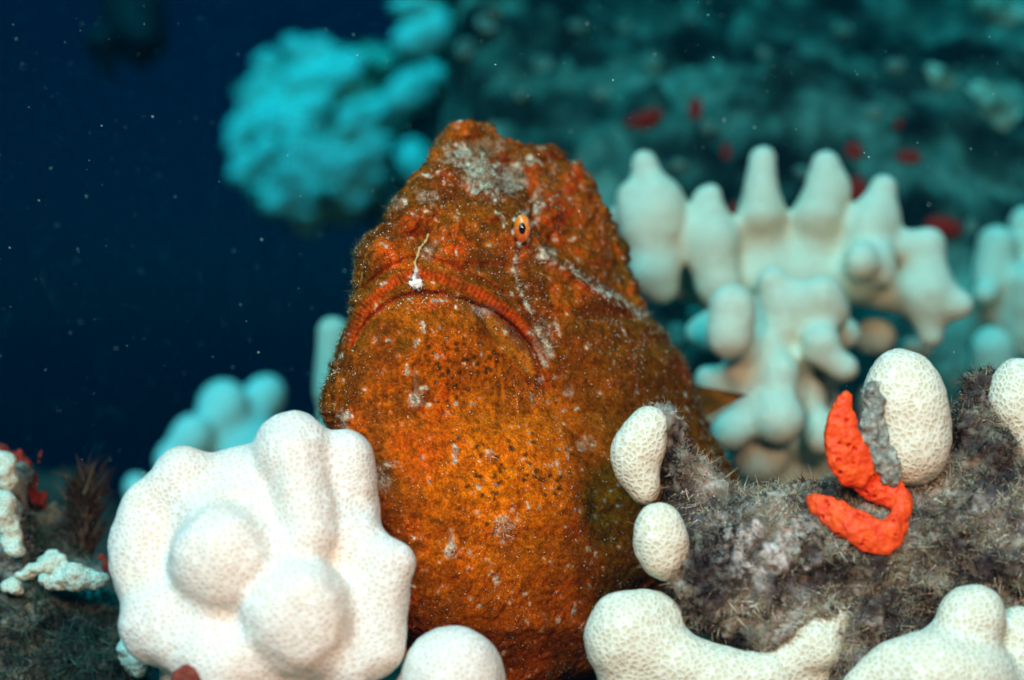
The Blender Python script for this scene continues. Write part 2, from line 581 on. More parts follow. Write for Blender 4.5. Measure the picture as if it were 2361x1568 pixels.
# ================================================================== FROGFISH
R_V = [283, 287, 300, 320, 338, 345, 355, 372, 380, 410, 440, 468, 495, 530, 560, 590, 620, 660, 700, 735, 750, 780, 810, 830, 860, 890,
       930, 960, 1010, 1060, 1100, 1200, 1300, 1400, 1480, 1540, 1575]
R_U = [1090, 1128, 1142, 1160, 1215, 1263, 1284, 1300, 1333, 1352, 1372, 1390, 1406, 1421, 1433, 1445, 1456, 1470, 1484, 1499, 1517, 1543, 1560,
       1577, 1590, 1603, 1612, 1625, 1650, 1678, 1703, 1722, 1690, 1620, 1540, 1450, 1330]
L_V = [283, 287, 300, 330, 360, 385, 410, 440, 460, 480, 510, 530, 545, 565, 600, 640, 665, 690, 710, 740, 770, 800, 830, 860, 890, 920, 950,
       980, 1020, 1100, 1200, 1300, 1400, 1450, 1500, 1540, 1575]
L_U = [1060, 1035, 1018, 1003, 992, 977, 955, 930, 912, 903, 893, 870, 842, 829, 818, 814, 821, 810, 807, 803, 787, 777, 765, 755, 745, 738,
       737, 755, 785, 800, 830, 870, 905, 925, 960, 1010, 1120]
F_V = [283, 400, 500, 600, 700, 800, 1000, 1150, 1300, 1450, 1575]
F_D = [0.572, 0.552, 0.536, 0.523, 0.516, 0.513, 0.507, 0.506, 0.508, 0.514, 0.532]

NR, NF, NB = 430, 330, 90
rv = np.linspace(283, 1575, NR)
uL, uR = np.interp(rv, L_V, L_U), np.interp(rv, R_V, R_U)
uR += 5 * np.sin(rv * 0.11) * sstep(420, 520, rv) * 0.5
jag = lambda sd_: noise(np.stack([rv * 0.075, rv * 0, rv * 0], 1), sd_) * 5 + noise(np.stack([rv * 0.21, rv * 0, rv * 0], 1), sd_ + 1) * 2.2
wid = (uR - uL) * K * 0.53
wsm = np.convolve(np.pad(wid, 12, mode='edge'), np.ones(25) / 25, 'valid')
Fv = np.interp(rv, F_V, F_D)
tf = 0.5 - 0.5 * np.cos(np.linspace(0, math.pi, NF)); tf = 0.7 * tf + 0.3 * np.linspace(0, 1, NF)
tb = 0.5 + 0.5 * np.cos(np.linspace(0, math.pi, NB + 2))[1:-1]

def sup(t):
    return (1 - np.abs(2 * t ** 0.72 - 1) ** 3.0) ** (1 / 3.0)

U = np.concatenate([uL[:, None] + (uR - uL)[:, None] * tf, uL[:, None] + (uR - uL)[:, None] * tb], 1)
V = np.repeat(rv[:, None], NF + NB, 1)
_t = np.concatenate([tf, tb])[None, :]
U = U + (jag(201) * sstep(300, 340, rv))[:, None] * (1 - _t) ** 14 + (jag(205) * sstep(300, 340, rv))[:, None] * _t ** 14
T = np.concatenate([tf, tb])[None, :].repeat(NR, 0)
SGN = np.concatenate([-0.50 * np.ones(NF), 0.42 * np.ones(NB)])[None, :]
D = Fv[:, None] + wsm[:, None] * (0.50 + 0.62 * (T - 0.36)) + SGN * wsm[:, None] * sup(T)
FRONT = np.zeros((NR, NF + NB)); FRONT[:, :NF] = sstep(0.0, 0.07, tf) * sstep(0.0, 0.05, 1 - tf)

u, v = U.ravel(), V.ravel()
fr = FRONT.ravel()

LIP = [(798, 818), (806, 785), (817, 750), (838, 712), (870, 677), (905, 650), (940, 634), (968, 630), (1010, 636), (1060, 655), (1110, 678), (1150, 702), (1185, 728), (1214, 762), (1240, 806), (1258, 850)]
SLIT = [(812, 800), (832, 762), (858, 728), (892, 702), (930, 684), (975, 675), (1020, 678), (1062, 690), (1100, 706), (1140, 722), (1185, 756), (1222, 800), (1245, 850), (1258, 900)]
FOLD = [(818, 690), (850, 655), (890, 622), (930, 600), (968, 592), (1020, 604), (1080, 632), (1140, 665), (1195, 705), (1232, 750), (1256, 800)]
JAWL = [(1082, 716), (1120, 760), (1160, 806), (1198, 850), (1222, 876)]
EDGE = [(1140, 395), (1185, 440), (1225, 520), (1262, 585), (1330, 632), (1400, 678), (1455, 712), (1492, 742)]
CREASE = [(1248, 880), (1300, 935), (1342, 1010), (1370, 1120), (1382, 1240), (1375, 1360)]
STREAK1 = [(1232, 575), (1262, 600), (1300, 622), (1340, 645), (1390, 672), (1440, 705), (1475, 728)]
STREAK2 = [(1196, 568), (1184, 610), (1190, 650), (1208, 690), (1228, 730), (1246, 775), (1262, 800)]
d_lip, t_lip = poly_dist(u, v, LIP)
d_slit, t_slit = poly_dist(u, v, SLIT)
d_fold, _ = poly_dist(u, v, FOLD)
d_jaw, t_jaw = poly_dist(u, v, JAWL)
d_edge, t_edge = poly_dist(u, v, EDGE)
d_cre, t_cre = poly_dist(u, v, CREASE)
d_s1, t_s1 = poly_dist(u, v, STREAK1)
d_s2, t_s2 = poly_dist(u, v, STREAK2)
edge_v = np.interp(u, [p[0] for p in EDGE], [p[1] for p in EDGE])
above = sstep(8, -14, v - edge_v) * sstep(1140, 1190, u)        # the back behind the cheek ridge
flap_c = [(1112, 722), (1150, 760), (1190, 808), (1222, 858)]
d_flap, t_flap = poly_dist(u, v, flap_c)
flap_w = 26 * np.sin(np.clip(t_flap, 0.03, 0.97) * math.pi) ** 0.6
flap = sstep(9, -9, d_flap - flap_w)

mm = 0.001
S = np.zeros_like(u)                                   # + pushes away from the camera
S += -1.1 * mm * gau(d_lip, 15)
S += 2.6 * mm * gau(d_slit, 6.0) + 1.0 * mm * gau(d_slit, 18)
S += 1.8 * mm * gau(d_fold, 7)
S += -4.0 * mm * blob(u, v, 1000, 800, 150, 90)
S += 1.6 * mm * flap - 1.6 * mm * gau(d_jaw, 8)
S += 9.0 * mm * above
S += -2.6 * mm * gau(d_edge, 14) * sstep(0.30, 0.42, t_edge)
S += 4.0 * mm * gau(d_cre, 46) * np.sin(np.clip(t_cre, 0, 1) * math.pi) ** 0.5
S += -0.7 * mm * gau(d_s1, 14) - 1.0 * mm * gau(d_s2, 9)
for cu, cv, su, sv, a in ((845, 600, 32, 45, -6), (950, 510, 34, 30, -5.0), (1050, 555, 42, 36, -4.0), (1204, 527, 52, 56, -6.5), (930, 455, 24, 20, -4),
                          (1010, 415, 55, 45, -4.5), (1075, 305, 46, 24, -5), (1262, 352, 26, 18, -4), (1335, 395, 22, 24, -4), (1120, 440, 20, 36, -4.5),
                          (1290, 470, 50, 60, -5), (1375, 560, 34, 70, -2), (880, 560, 22, 26, -3), (1150, 490, 40, 16, -3.5), (1000, 480, 24, 16, -2.5),
                          (1080, 385, 22, 40, 4), (1180, 415, 26, 28, 3.5), (1225, 470, 16, 60, 4), (900, 520, 12, 24, 3), (1000, 545, 14, 40, 3),
                          (1550, 830, 30, 36, -4), (1440, 900, 60, 90, -3), (1170, 1080, 170, 160, -4), (1120, 1390, 160, 90, -3),
                          (1160, 1215, 34, 30, -1.6), (1130, 1045, 22, 18, -1.2), (960, 915, 26, 34, -1.2), (1040, 1275, 18, 26, -1.2),
                          (1110, 615, 60, 12, 1.8), (870, 690, 20, 8, 1)):
    S += a * mm * blob(u, v, cu, cv, su, sv)
Dv = D.ravel() + S * fr
base_p = np.stack([(u - 1180.5) * K * Dv, Dv, CZ + (784 - v) * K * Dv], 1)
# rough warty skin
rough_w = 0.45 + 0.75 * sstep(640, 470, v) + 0.25 * above
ci = np.arange(NR * (NF + NB)).reshape(NR, NF + NB)
nx_ = np.roll(ci, -1, axis=1)
ff = np.stack([ci[:-1], ci[1:], nx_[1:], nx_[:-1]], -1).reshape(-1, 4)
bn = normals(base_p, ff)
wl_ = worley(base_p * 240, 5)
wl2_ = worley(base_p * 95, 6)
disp = (fbm(base_p * 150, 4, 3) * 1.1 * mm + ((0.55 - wl_) * 1.2 + (0.5 - wl2_) * 1.9) * mm * (sstep(660, 500, v) + 0.25 * above)) * rough_w + fbm(base_p * 700, 2, 8) * 0.24 * mm
disp *= np.where(d_lip < 26, 0.35, 1) * (1 - 0.8 * flap)
# fine cross ribs on the red lip
disp += 0.16 * mm * np.sin(t_lip * 380) * sstep(19, 12, d_lip)
disp *= 1 - 0.9 * blob(u, v, 1204, 527, 16, 27)
fish_v = base_p + bn * disp[:, None]
# close the two poles
NC = NF + NB
fish_v2 = np.concatenate([np.tile(fish_v[:NC].mean(0), (NC, 1)), fish_v, np.tile(fish_v[-NC:].mean(0), (NC, 1))])
c2 = np.arange((NR + 2) * NC).reshape(NR + 2, NC)
n2_ = np.roll(c2, -1, axis=1)
fq = np.stack([c2[:-1], c2[1:], n2_[1:], n2_[:-1]], -1).reshape(-1, 4)

# ---- pigment, with some shade painted into it
q = base_p
n_lo, n_md, n_hi, n_vh = fbm(q * 45, 3, 21), fbm(q * 130, 4, 22), fbm(q * 420, 3, 23), fbm(q * 1100, 2, 24)
def C(*c): return np.array(c)[None, :]
def lerp(a, b, t): return a + (b - a) * np.clip(t, 0, 1)[:, None]
olive, brown, orange, gold, red = C(.19, .056, .002), C(.150, .031, .002), C(.58, .104, .001), C(.78, .172, .001), C(.56, .050, .002)
col = lerp(olive, brown, 0.5 + n_lo)
col = lerp(col, orange, 0.10 + 0.55 * n_md + 0.22 * n_hi + 0.35 * blob(u, v, 1000, 800, 230, 190))
bell = blob(u, v, 1160, 1080, 240, 190) + 0.55 * blob(u, v, 1130, 1400, 200, 120) + 0.4 * blob(u, v, 1290, 960, 90, 130)
col = lerp(col, orange, bell * (0.95 + 0.3 * n_md))
col = lerp(col, gold, 0.85 * blob(u, v, 1180, 1110, 200, 180) * (0.8 + 0.8 * n_md + 0.3 * n_hi))
col = lerp(col, red, 0.75 * sstep(0.30, 0.70, n_md + 0.35 * n_lo) * (0.30 + 0.5 * above + 0.5 * blob(u, v, 1050, 980, 120, 110)))
for cu, cv, su, sv, a in ((950, 510, 34, 30, .8), (1050, 550, 40, 34, .9), (1300, 480, 55, 60, .7), (1262, 355, 30, 20, .6), (1335, 400, 20, 24, .8), (1180, 570, 30, 40, .4),
                          (1030, 380, 60, 60, .35), (1380, 560, 26, 90, .5), (900, 590, 40, 40, .6), (1060, 300, 60, 18, .4), (1570, 850, 30, 60, .5), (1010, 1010, 60, 70, .55),
                          (1000, 700, 60, 20, .6), (880, 790, 30, 60, .4), (1330, 1220, 30, 30, .5), (960, 1080, 40, 60, .4)):
    col = lerp(col, red * 1.1, a * blob(u, v, cu, cv, su, sv) * (0.7 + 0.6 * n_hi))
for cu, cv, su, sv, a in ((1470, 1180, 120, 220, .6), (880, 1230, 70, 130, .5), (1480, 900, 110, 110, .45), (1150, 1500, 220, 60, .4)):
    col = lerp(col, brown, a * blob(u, v, cu, cv, su, sv) * (0.9 + 0.5 * n_md))  # brown sides, deepened with painted edge shade
# dark pores over chin and belly
por = worley(np.stack([q[:, 0], q[:, 1] * 0.4, q[:, 2]], 1) * 430, 41)
pm = sstep(0.42, 0.26, por) * (0.8 * blob(u, v, 1050, 830, 240, 120) + blob(u, v, 1170, 1110, 240, 170)) * sstep(-0.5, 0.3, n_lo + n_md)
col = lerp(col, C(.075, .026, .002), np.clip(1.15 * pm, 0, 0.9))
# vertical streaks on the chin, slanting ones on the flank
st = noise(np.stack([u * 0.055, v * 0.009, u * 0], 1), 61) + 0.6 * noise(np.stack([u * 0.12, v * 0.02, u * 0], 1), 62)
col = lerp(col, brown * 0.8, 0.55 * sstep(0.1, 0.7, st) * sstep(690, 760, v) * sstep(1060, 940, v) * sstep(1280, 1200, u))
fl = noise(np.stack([(u * 0.62 + v * 0.78) * 0.006, (u * 0.78 - v * 0.62) * 0.03, u * 0], 1), 63)
flank = sstep(1160, 1440, u - 0.30 * (v - 700).clip(0, 600) * 0.35) * sstep(700, 780, v)
col = lerp(col, olive * 0.8, 0.75 * sstep(-0.6, 0.3, fl) * flank)
col = lerp(col, brown * 0.8, 0.5 * gau(d_cre, 48) * sstep(0.05, 0.4, t_cre))  # shade of the crease and turned-away flank painted into the skin colour
# lip
lip_m = sstep(16, 8, d_lip + 4 * n_hi) * sstep(0.99, 0.78, t_lip) * sstep(0.0, 0.08, t_lip)
col = lerp(col, C(.47, .045, .003) * (1 + 0.22 * np.sin(t_lip * 380)[:, None]), lip_m * (0.88 + 0.35 * n_hi + 0.2 * n_md))
col = lerp(col, C(.09, .022, .006), 0.35 * gau(d_slit, 5))
col = lerp(col, C(.56, .135, .003), 0.75 * flap * (0.9 + 0.4 * n_hi))
col = lerp(col, C(.15, .055, .035), 0.75 * blob(u - 0.75 * (v - 770), v, 1182, 764, 18, 46) * sstep(0, 1, flap + 0.2))  # soft shading along the jaw flap's upper edge, painted in
col = lerp(col, C(.42, .34, .32), 0.8 * blob(u, v, 1118, 716, 20, 9))
# pale encrusting patches
pale = C(.46, .42, .31)
pk = sstep(0.05, 0.45, n_hi + 0.55 * n_md)
def patch(cu, cv, su, sv, a):
    global col
    col = lerp(col, pale * (0.8 + 0.5 * n_vh[:, None]), a * sstep(0.25, 0.8, blob(u, v, cu, cv, su, sv) * 1.5 + 0.4 * n_hi) * (0.35 + 0.65 * pk))
for a in ((1105, 400, 34, 44, .95), (1065, 365, 40, 26, .75), (1180, 410, 34, 34, .6), (1140, 440, 16, 26, .8), (1095, 340, 60, 20, .45), (985, 455, 26, 16, .5), (920, 470, 20, 14, .5),
          (960, 918, 15, 17, .85), (958, 885, 5, 32, .7), (1130, 1045, 13, 10, .75), (1162, 1215, 24, 20, .75), (1042, 1272, 13, 15, .75), (1040, 1240, 6, 24, .6), (880, 1105, 22, 34, .6),
          (795, 970, 14, 20, .7), (1355, 1020, 22, 16, .4), (1250, 780, 26, 50, .45), (985, 580, 22, 20, .5), (1310, 900, 12, 16, .4), (1240, 470, 10, 40, .4), (1265, 580, 20, 14, .4)):
    patch(*a)
col = lerp(col, C(.62, .58, .46), 0.8 * gau(d_s1 + 7 * n_md, 8) * sstep(-0.1, 0.5, n_hi + 0.6 * n_md))
col = lerp(col, C(.55, .50, .36), 0.8 * gau(d_s2, 6 + 3 * n_md) * sstep(-0.3, 0.4, n_hi))
# ring of dark and pale marks round the eye
er = np.hypot((u - 1204) / 19.0, (v - 527) / 31.0); ea = np.arctan2((v - 527) / 31, (u - 1204) / 19)
ring = gau(er - 1.18, 0.16)
col = lerp(col, C(.05, .012, .006), ring * sstep(0.1, 0.7, np.sin(ea * 6)))
col = lerp(col, C(.66, .60, .50), 0.7 * ring * sstep(0.3, 0.8, -np.sin(ea * 6)))
col = np.clip(col * np.clip(1 + 0.34 * n_vh + 0.28 * n_hi, 0.3, 2)[:, None], 0.001, 0.9)
col_all = np.concatenate([np.repeat(col[:1], NC, 0), col, np.repeat(col[-1:], NC, 0)])

def fish_mat():
    m, nt, b = new_mat('frogfish_skin', 0.75, 0.02)
    tc = nd(nt, 'ShaderNodeTexCoord')
    at = nd(nt, 'ShaderNodeAttribute', attribute_name='Col')
    n1 = nd(nt, 'ShaderNodeTexNoise'); n1.inputs['Scale'].default_value = 1500.0; n1.inputs['Detail'].default_value = 3.0
    nt.links.new(tc.outputs['Object'], n1.inputs['Vector'])
    g = ramp(nt, n1.outputs['Fac'], [(0.34, (0.58, 0.58, 0.58)), (0.68, (1.34, 1.34, 1.34))])
    nt.links.new(mixc(nt, 1.0, at.outputs['Color'], g, 'MULTIPLY'), b.inputs['Base Color'])
    bp = nd(nt, 'ShaderNodeBump'); bp.inputs['Strength'].default_value = 0.6; bp.inputs['Distance'].default_value = 0.0003
    nt.links.new(n1.outputs['Fac'], bp.inputs['Height'])
    nt.links.new(bp.outputs['Normal'], b.inputs['Normal'])
    return m
M['fish'] = fish_mat()

fx, fy = P(1180, 1575, 0.57)[:2]
fish = thing('frogfish', (fx, fy, float(fish_v[:, 2].min())),
             'orange-brown warty frogfish with downturned mouth and tiny orange eye, wedged between white corals', 'fish')
body = obj('body', fish_v2, fq, M['fish'], fish, color=col_all)

def fish_D(uu, vv):
    """depth of the fish's front skin at a picture point"""
    i = int(np.clip(round((vv - 283) / (1575 - 283) * (NR - 1)), 0, NR - 1))
    row = fish_v[i * (NF + NB): i * (NF + NB) + NF]
    px, _ = PX(row)
    return float(np.interp(uu, px, row[:, 1]))

# ---- eye: domed iris with pale rays, dark pupil
def dome(c, rx, rz, ry, yaw, n=40, m=16, full=0.5):
    th = np.linspace(0, math.pi * full, m)[1:]
    ph = np.linspace(0, 2 * math.pi, n, endpoint=False)
    pts = [np.array([0, -ry, 0])]
    for t in th:
        for p_ in ph:
            pts.append(np.array([rx * math.sin(t) * math.cos(p_), -ry * math.cos(t), rz * math.sin(t) * math.sin(p_)]))
    pts = np.array(pts)
    cs, sn = math.cos(yaw), math.sin(yaw)
    loc = pts.copy()
    pts = np.stack([pts[:, 0] * cs - pts[:, 1] * sn, pts[:, 0] * sn + pts[:, 1] * cs, pts[:, 2]], 1) + c
    f = [[0, 1 + (j + 1) % n, 1 + j, 1 + j] for j in range(n)]
    quads = []
    for i in range(len(th) - 1):
        for j in range(n):
            a = 1 + i * n + j; b = 1 + i * n + (j + 1) % n
            quads.append([a, b, b + n, a + n])
    tri = [[0, 1 + j, 1 + (j + 1) % n] for j in range(n)]
    return pts, tri, quads, loc

def poly_obj(name, pts, polys, mat, parent, color=None):
    off = np.array(parent.location) + (np.array(parent.parent.location) if parent.parent else 0)
    me = bpy.data.meshes.new(name)
    me.from_pydata([tuple(x) for x in (pts - off)], [], [list(p_) for p_ in polys])
    for p_ in me.polygons: p_.use_smooth = True
    if color is not None:
        at = me.color_attributes.new('Col', 'FLOAT_COLOR', 'POINT')
        c = np.ones((len(pts), 4), np.float32); c[:, :3] = color
        at.data.foreach_set('color', c.ravel())
    o = bpy.data.objects.new(name, me); COL.objects.link(o)
    me.materials.append(mat); o.parent = parent
    return o

eD = fish_D(1204, 527)
px = K * eD
ec = P(1204, 527, eD - 0.0004)
ep, et, eq, el = dome(ec, 20 * px, 33 * px, 3.2 * mm, 0.25)
ang = np.arctan2(el[:, 2] / 31, el[:, 0] / 19)
rad = np.hypot(el[:, 0] / (19 * px), el[:, 2] / (31 * px))
icol = np.tile(C(.90, .22, .008), (len(ep), 1))
icol = lerp(icol, C(.85, .62, .42), 0.8 * sstep(0.85, 1.0, np.cos(ang * 6 + 0.3)) * sstep(0.25, 0.5, rad))
icol = lerp(icol, C(.42, .20, .16), 0.7 * sstep(0.3, 0.9, np.cos(ang)) * sstep(0.5, 0.9, rad))
icol = lerp(icol, C(.62, .10, .01), 0.8 * sstep(0.2, 0.9, np.cos(ang + 2.4)))
M['iris'] = attr_mat('iris', 0.25, 0.5)
M['pupil'] = noise_mat('pupil', [(0.3, (0.002, 0.003, 0.010)), (0.7, (0.004, 0.008, 0.022))], 300, rough=0.06, spec=0.8)
iris = poly_obj('eye', ep, et + eq, M['iris'], fish, icol)
pp, pt, pq, _ = dome(ec + np.array([0.5 * px, -2.75 * mm, -1 * px]), 8.6 * px, 13.5 * px, 0.75 * mm, 0.25)
pu = poly_obj('pupil', pp, pt + pq, M['pupil'], fish)
pu.parent = iris; iris.location = (0, 0, 0)

# ---- tail fin showing past the flank, side fin between the corals
def fan(name, root, a0, a1, length, n, thick, Dslope, mat, parent, colr, wav=0.06):
    """fin: thick ribbed membrane fanning from a root picture point"""
    na, nr = n * 4, 12
    pts = []
    for s in (-1, 1):
        for i in range(na + 1):
            a = math.radians(a0 + (a1 - a0) * i / na)
            rib = math.cos(i / 4 * 2 * math.pi)
            L = length * (1 + wav * rib)
            for j in range(nr + 1):
                r = L * j / nr
                uu, vv = root[0] + r * math.cos(a), root[1] - r * math.sin(a)
                th = thick * (0.35 + 0.35 * (rib + 1) / 2) * (1 - 0.7 * j / nr)
                pts.append(P(uu, vv, root[2] + Dslope * j / nr + s * th))
    pts = np.array(pts)
    g = np.arange((na + 1) * (nr + 1)).reshape(na + 1, nr + 1)
    o_ = g.size
    fcs = [np.stack([g[:-1, :-1], g[1:, :-1], g[1:, 1:], g[:-1, 1:]], -1).reshape(-1, 4)]
    fcs.append(fcs[0][:, ::-1] + o_)
    rim = np.concatenate([g[0, :], g[1:, -1], g[-1, -2::-1], g[-2:0:-1, 0]])
    rim2 = np.roll(rim, -1)
    fcs.append(np.stack([rim2, rim, rim + o_, rim2 + o_], 1))
    nn = fbm(pts * 260, 3, 71)
    c = lerp(C(*colr[0]) + 0 * pts[:, :1], C(*colr[1]), 0.5 + n_scale(nn))
    return obj(name, pts, np.concatenate(fcs), mat, parent, color=c)
def n_scale(x): return 0.9 * x
fan('tail_fin', (1724, 910, 0.640), 170, 208, 150, 6, 1.6 * mm, -0.004, M['fish'], fish, ((.10, .035, .006), (.34, .08, .008)))
fan('side_fin', (960, 1430, 0.525), 215, 262, 95, 6, 1.6 * mm, -0.006, M['fish'], fish, ((.14, .04, .008), (.34, .10, .02)))

# ---- lure: short rod folded over the lip with a fluffy white bait
lp = [(988, 540), (982, 556), (968, 572), (963, 590), (956, 606), (960, 620), (956, 636), (958, 652)]
pr = []
for a, b in zip(lp[:-1], lp[1:]):
    Da, Db = fish_D(*a) - 0.0012, fish_D(*b) - 0.0012
    pr.append(cap((a[0], a[1], Da, 2.4), (b[0], b[1], Db, 2.9)))
for du, dv, r in ((0, 0, 8), (9, -3, 6), (-9, 4, 5), (4, 9, 5), (-4, -12, 5), (2, -26, 5), (12, 5, 4), (-13, -2, 3)):
    pr.append(ball(958 + du, 652 + dv, fish_D(958, 652) - 0.0024, r))
vv_, ff_ = sdf_mesh(pr, 0.0006, 0.00030, 0.0002, 900, 3)
lu_u, lu_v = PX(vv_)
lcol = lerp(C(.58, .36, .14) + 0 * vv_[:, :1], C(.86, .82, .80), sstep(606, 640, lu_v))
lure = obj('lure', vv_, ff_, attr_mat('lure_skin'), fish, color=lcol)
sp_, sn_ = scatter(vv_, ff_, 160, RNG, lambda c, n_: (PX(c)[1] > 622).astype(float))
rb_v, rb_f, m_ = ribbons(sp_, sn_ + 0.4 * RNG.normal(size=sn_.shape), 0.0004 + 0.0007 * RNG.random(160), np.full(160, 0.00007), 0.5, RNG)
obj('bait_fringe', rb_v, rb_f, attr_mat('bait_fringe'), lure, color=np.tile(C(.86, .84, .84), (len(rb_v), 1)), smooth=False, kind='stuff')

# ---- skin spinules: thousands of pale points and short hairs over the skin
def fleck_mask(c, n_):
    cu, cv = PX(c)
    w = 0.22 + 0.5 * sstep(0.0, 0.5, fbm(c * 130, 3, 81)) + 0.25 * sstep(640, 450, cv)
    for cc in ((1250, 790, 30, 80, 1.6), (1100, 400, 90, 60, .8), (1200, 620, 60, 60, .8), (800, 900, 40, 120, .9), (1010, 690, 160, 18, 1.6), (1090, 590, 110, 40, .7),
               (1240, 900, 60, 140, .5), (1160, 1215, 60, 50, 1.0), (1420, 800, 80, 80, .5)):
        w = w + cc[4] * blob(cu, cv, *cc[:4])
    w = w * (1 - 0.9 * sstep(22, 14, poly_dist(cu, cv, LIP)[0])) * (1 - blob(cu, cv, 1204, 527, 22, 34))
    return w * (n_[:, 1] < 0.15)
NFL = 10500
fp, fn_ = scatter(fish_v, ff, NFL, RNG, fleck_mask)
sz = 0.00007 + 0.00013 * RNG.random(NFL) ** 4
fd = fn_ + 0.5 * RNG.normal(size=fn_.shape); fd /= np.linalg.norm(fd, axis=1, keepdims=True)
t1 = np.cross(fd, RNG.normal(size=fd.shape)); t1 /= np.linalg.norm(t1, axis=1, keepdims=True)
t2 = np.cross(fd, t1)
fvs = np.stack([fp + t1 * sz[:, None], fp - 0.5 * t1 * sz[:, None] + 0.87 * t2 * sz[:, None], fp - 0.5 * t1 * sz[:, None] - 0.87 * t2 * sz[:, None],
                fp + fd * (sz * 3.2)[:, None]], 1).reshape(-1, 3)
b4 = np.arange(NFL)[:, None] * 4
ffs = np.concatenate([b4 + np.array([[0, 1, 3]]), b4 + np.array([[1, 2, 3]]), b4 + np.array([[2, 0, 3]])])
fcol = np.repeat(lerp(C(.62, .52, .36) + np.zeros((NFL, 1)), C(.85, .82, .74), RNG.random(NFL)), 4, axis=0)
obj('skin_spinules', fvs, ffs, attr_mat('spinule'), body, color=fcol, smooth=False, kind='stuff')

# pale frills and tufts of weed on the skin
def tuft_on_fish(name, n, mask, ln, wd, c0, c1, rng, curl=0.6):
    p_, n_ = scatter(fish_v, ff, n, rng, mask)
    d_ = n_ + 0.55 * rng.normal(size=n_.shape); d_ /= np.linalg.norm(d_, axis=1, keepdims=True)
    v_, f_, m_ = ribbons(p_, d_, ln * (0.4 + rng.random(n)), np.full(n, wd), curl, rng)
    c_ = np.repeat(lerp(C(*c0) + np.zeros((n, 1)), C(*c1), rng.random(n)), m_, axis=0)
    return obj(name, v_, f_, M['turf'], body, color=c_, smooth=False, kind='stuff')
def m_frill(c, n_):
    cu, cv = PX(c)
    w = 0.9 * gau(poly_dist(cu, cv, STREAK1)[0] + 9 * fbm(c * 300, 2, 87), 13) * sstep(-0.2, 0.4, fbm(c * 420, 2, 88)) + 0.8 * gau(poly_dist(cu, cv, STREAK2)[0], 7)
    for cc in ((1105, 400, 30, 40), (1180, 410, 30, 30), (960, 915, 16, 20), (1162, 1215, 26, 22), (1042, 1272, 14, 18), (1130, 1045, 12, 10), (880, 1105, 16, 26), (985, 455, 22, 14)):
        w = w + 0.8 * blob(cu, cv, *cc)
    return np.where(w > 0.25, w, 0) * (n_[:, 1] < 0.1)
tuft_on_fish('skin_frill', 620, m_frill, 0.0012, 0.00010, (.50, .46, .36), (.80, .78, .66), RNG)
def m_fuzz(c, n_):
    cu, cv = PX(c)
    le = np.interp(cv, L_V, L_U); re_ = np.interp(cv, R_V, R_U)
    return (sstep(26, 4, cu - le) + 0.7 * sstep(26, 4, re_ - cu) * sstep(1000, 900, cv) + 0.5 * sstep(300, 286, cv)) * (n_[:, 1] < 0.8) * sstep(1060, 980, cv)
tuft_on_fish('skin_fuzz', 2400, m_fuzz, 0.0013, 0.00007, (.06, .07, .01), (.26, .17, .05), RNG)
tuft_on_fish('skin_hair', 4500, lambda c, n_: (n_[:, 1] < 0.3) * (0.3 + sstep(1100, 1300, PX(c)[0])), 0.0006, 0.00005, (.10, .035, .006), (.34, .14, .03), RNG)

# ================================================================== FRONT CORALS
def coral(name, prims, k, h, mat, label, cat, group=None, lump=0.0006, ls=90, seed=0, parts=()):
    v_, f_ = sdf_mesh(prims, k, h, lump, ls, seed)
    return obj(name, v_, f_, mat, label=label, cat=cat, group=group)

# big many-lobed head in front of the fish
lobes = [ell(672, 1034, 0.476, 86, 90, 84), ell(805, 1068, 0.477, 54, 74, 64), ell(812, 1190, 0.476, 66, 100, 74),
         cap((680, 1060, 0.469, 56), (716, 1235, 0.463, 62)), ell(838, 1330, 0.468, 60, 130, 56), ell(422, 1094, 0.476, 56, 56, 62), cap((424, 1104, 0.474, 54), (452, 1170, 0.472, 50)), ell(390, 1160, 0.476, 60, 70, 60), ell(328, 1262, 0.472, 66, 142, 74),
         cap((330, 1270, 0.470, 62), (362, 1430, 0.464, 84)), cap((494, 1190, 0.468, 66), (510, 1270, 0.462, 104)), ell(514, 1306, 0.4575, 106, 118, 88), cap((674, 1330, 0.463, 78), (690, 1400, 0.457, 108)), ell(696, 1440, 0.4535, 113, 122, 90),
         cap((897, 1306, 0.464, 58), (868, 1490, 0.462, 68)), cap((372, 1440, 0.461, 80), (520, 1535, 0.455, 88)), ell(560, 1110, 0.482, 110, 80, 84),
         ball(590, 1290, 0.489, 236), ell(440, 1200, 0.474, 60, 90, 44), ell(790, 1300, 0.474, 80, 120, 70), ell(800, 1552, 0.456, 50, 52, 48), ell(620, 1570, 0.474, 240, 120, 150), stalk(610, 1560, 0.478, 220, 260),
         ell(812, 1370, 0.480, 70, 110, 80), ell(600, 1180, 0.478, 70, 70, 60)]
lv, lf = sdf_mesh(lobes, 0.0068, 0.00085, 0.0010, 75, 4)
lobe_head = obj('lobe_coral_head', lv, lf, M['lobe'], label='large creamy white coral head of many rounded lobes in front of the frogfish belly', cat='coral')
lD = first_hit(lobes, 0.0068, 440, 1556)
mv, mf = sdf_mesh([ell(440, 1560, lD, 34, 36, 20), ell(420, 1575, lD, 30, 26, 20), ell(470, 1568, lD + .001, 24, 20, 16)], 0.002, 0.0006, 0.0008, 400, 9)
obj('maroon_sponge', mv, mf, M['maroon'], label='small dark maroon sponge crust at the foot of the large white coral head', cat='sponge')

# small dome below the belly
coral('coral_dome', [ell(1042, 1568, 0.462, 122, 126, 118), stalk(1042, 1600, 0.462, 110, 120), ell(960, 1600, 0.466, 60, 60, 60)], 0.003, 0.0008, M['lobe'],
      'smooth white coral dome poking up below the frogfish belly', 'coral', seed=12)

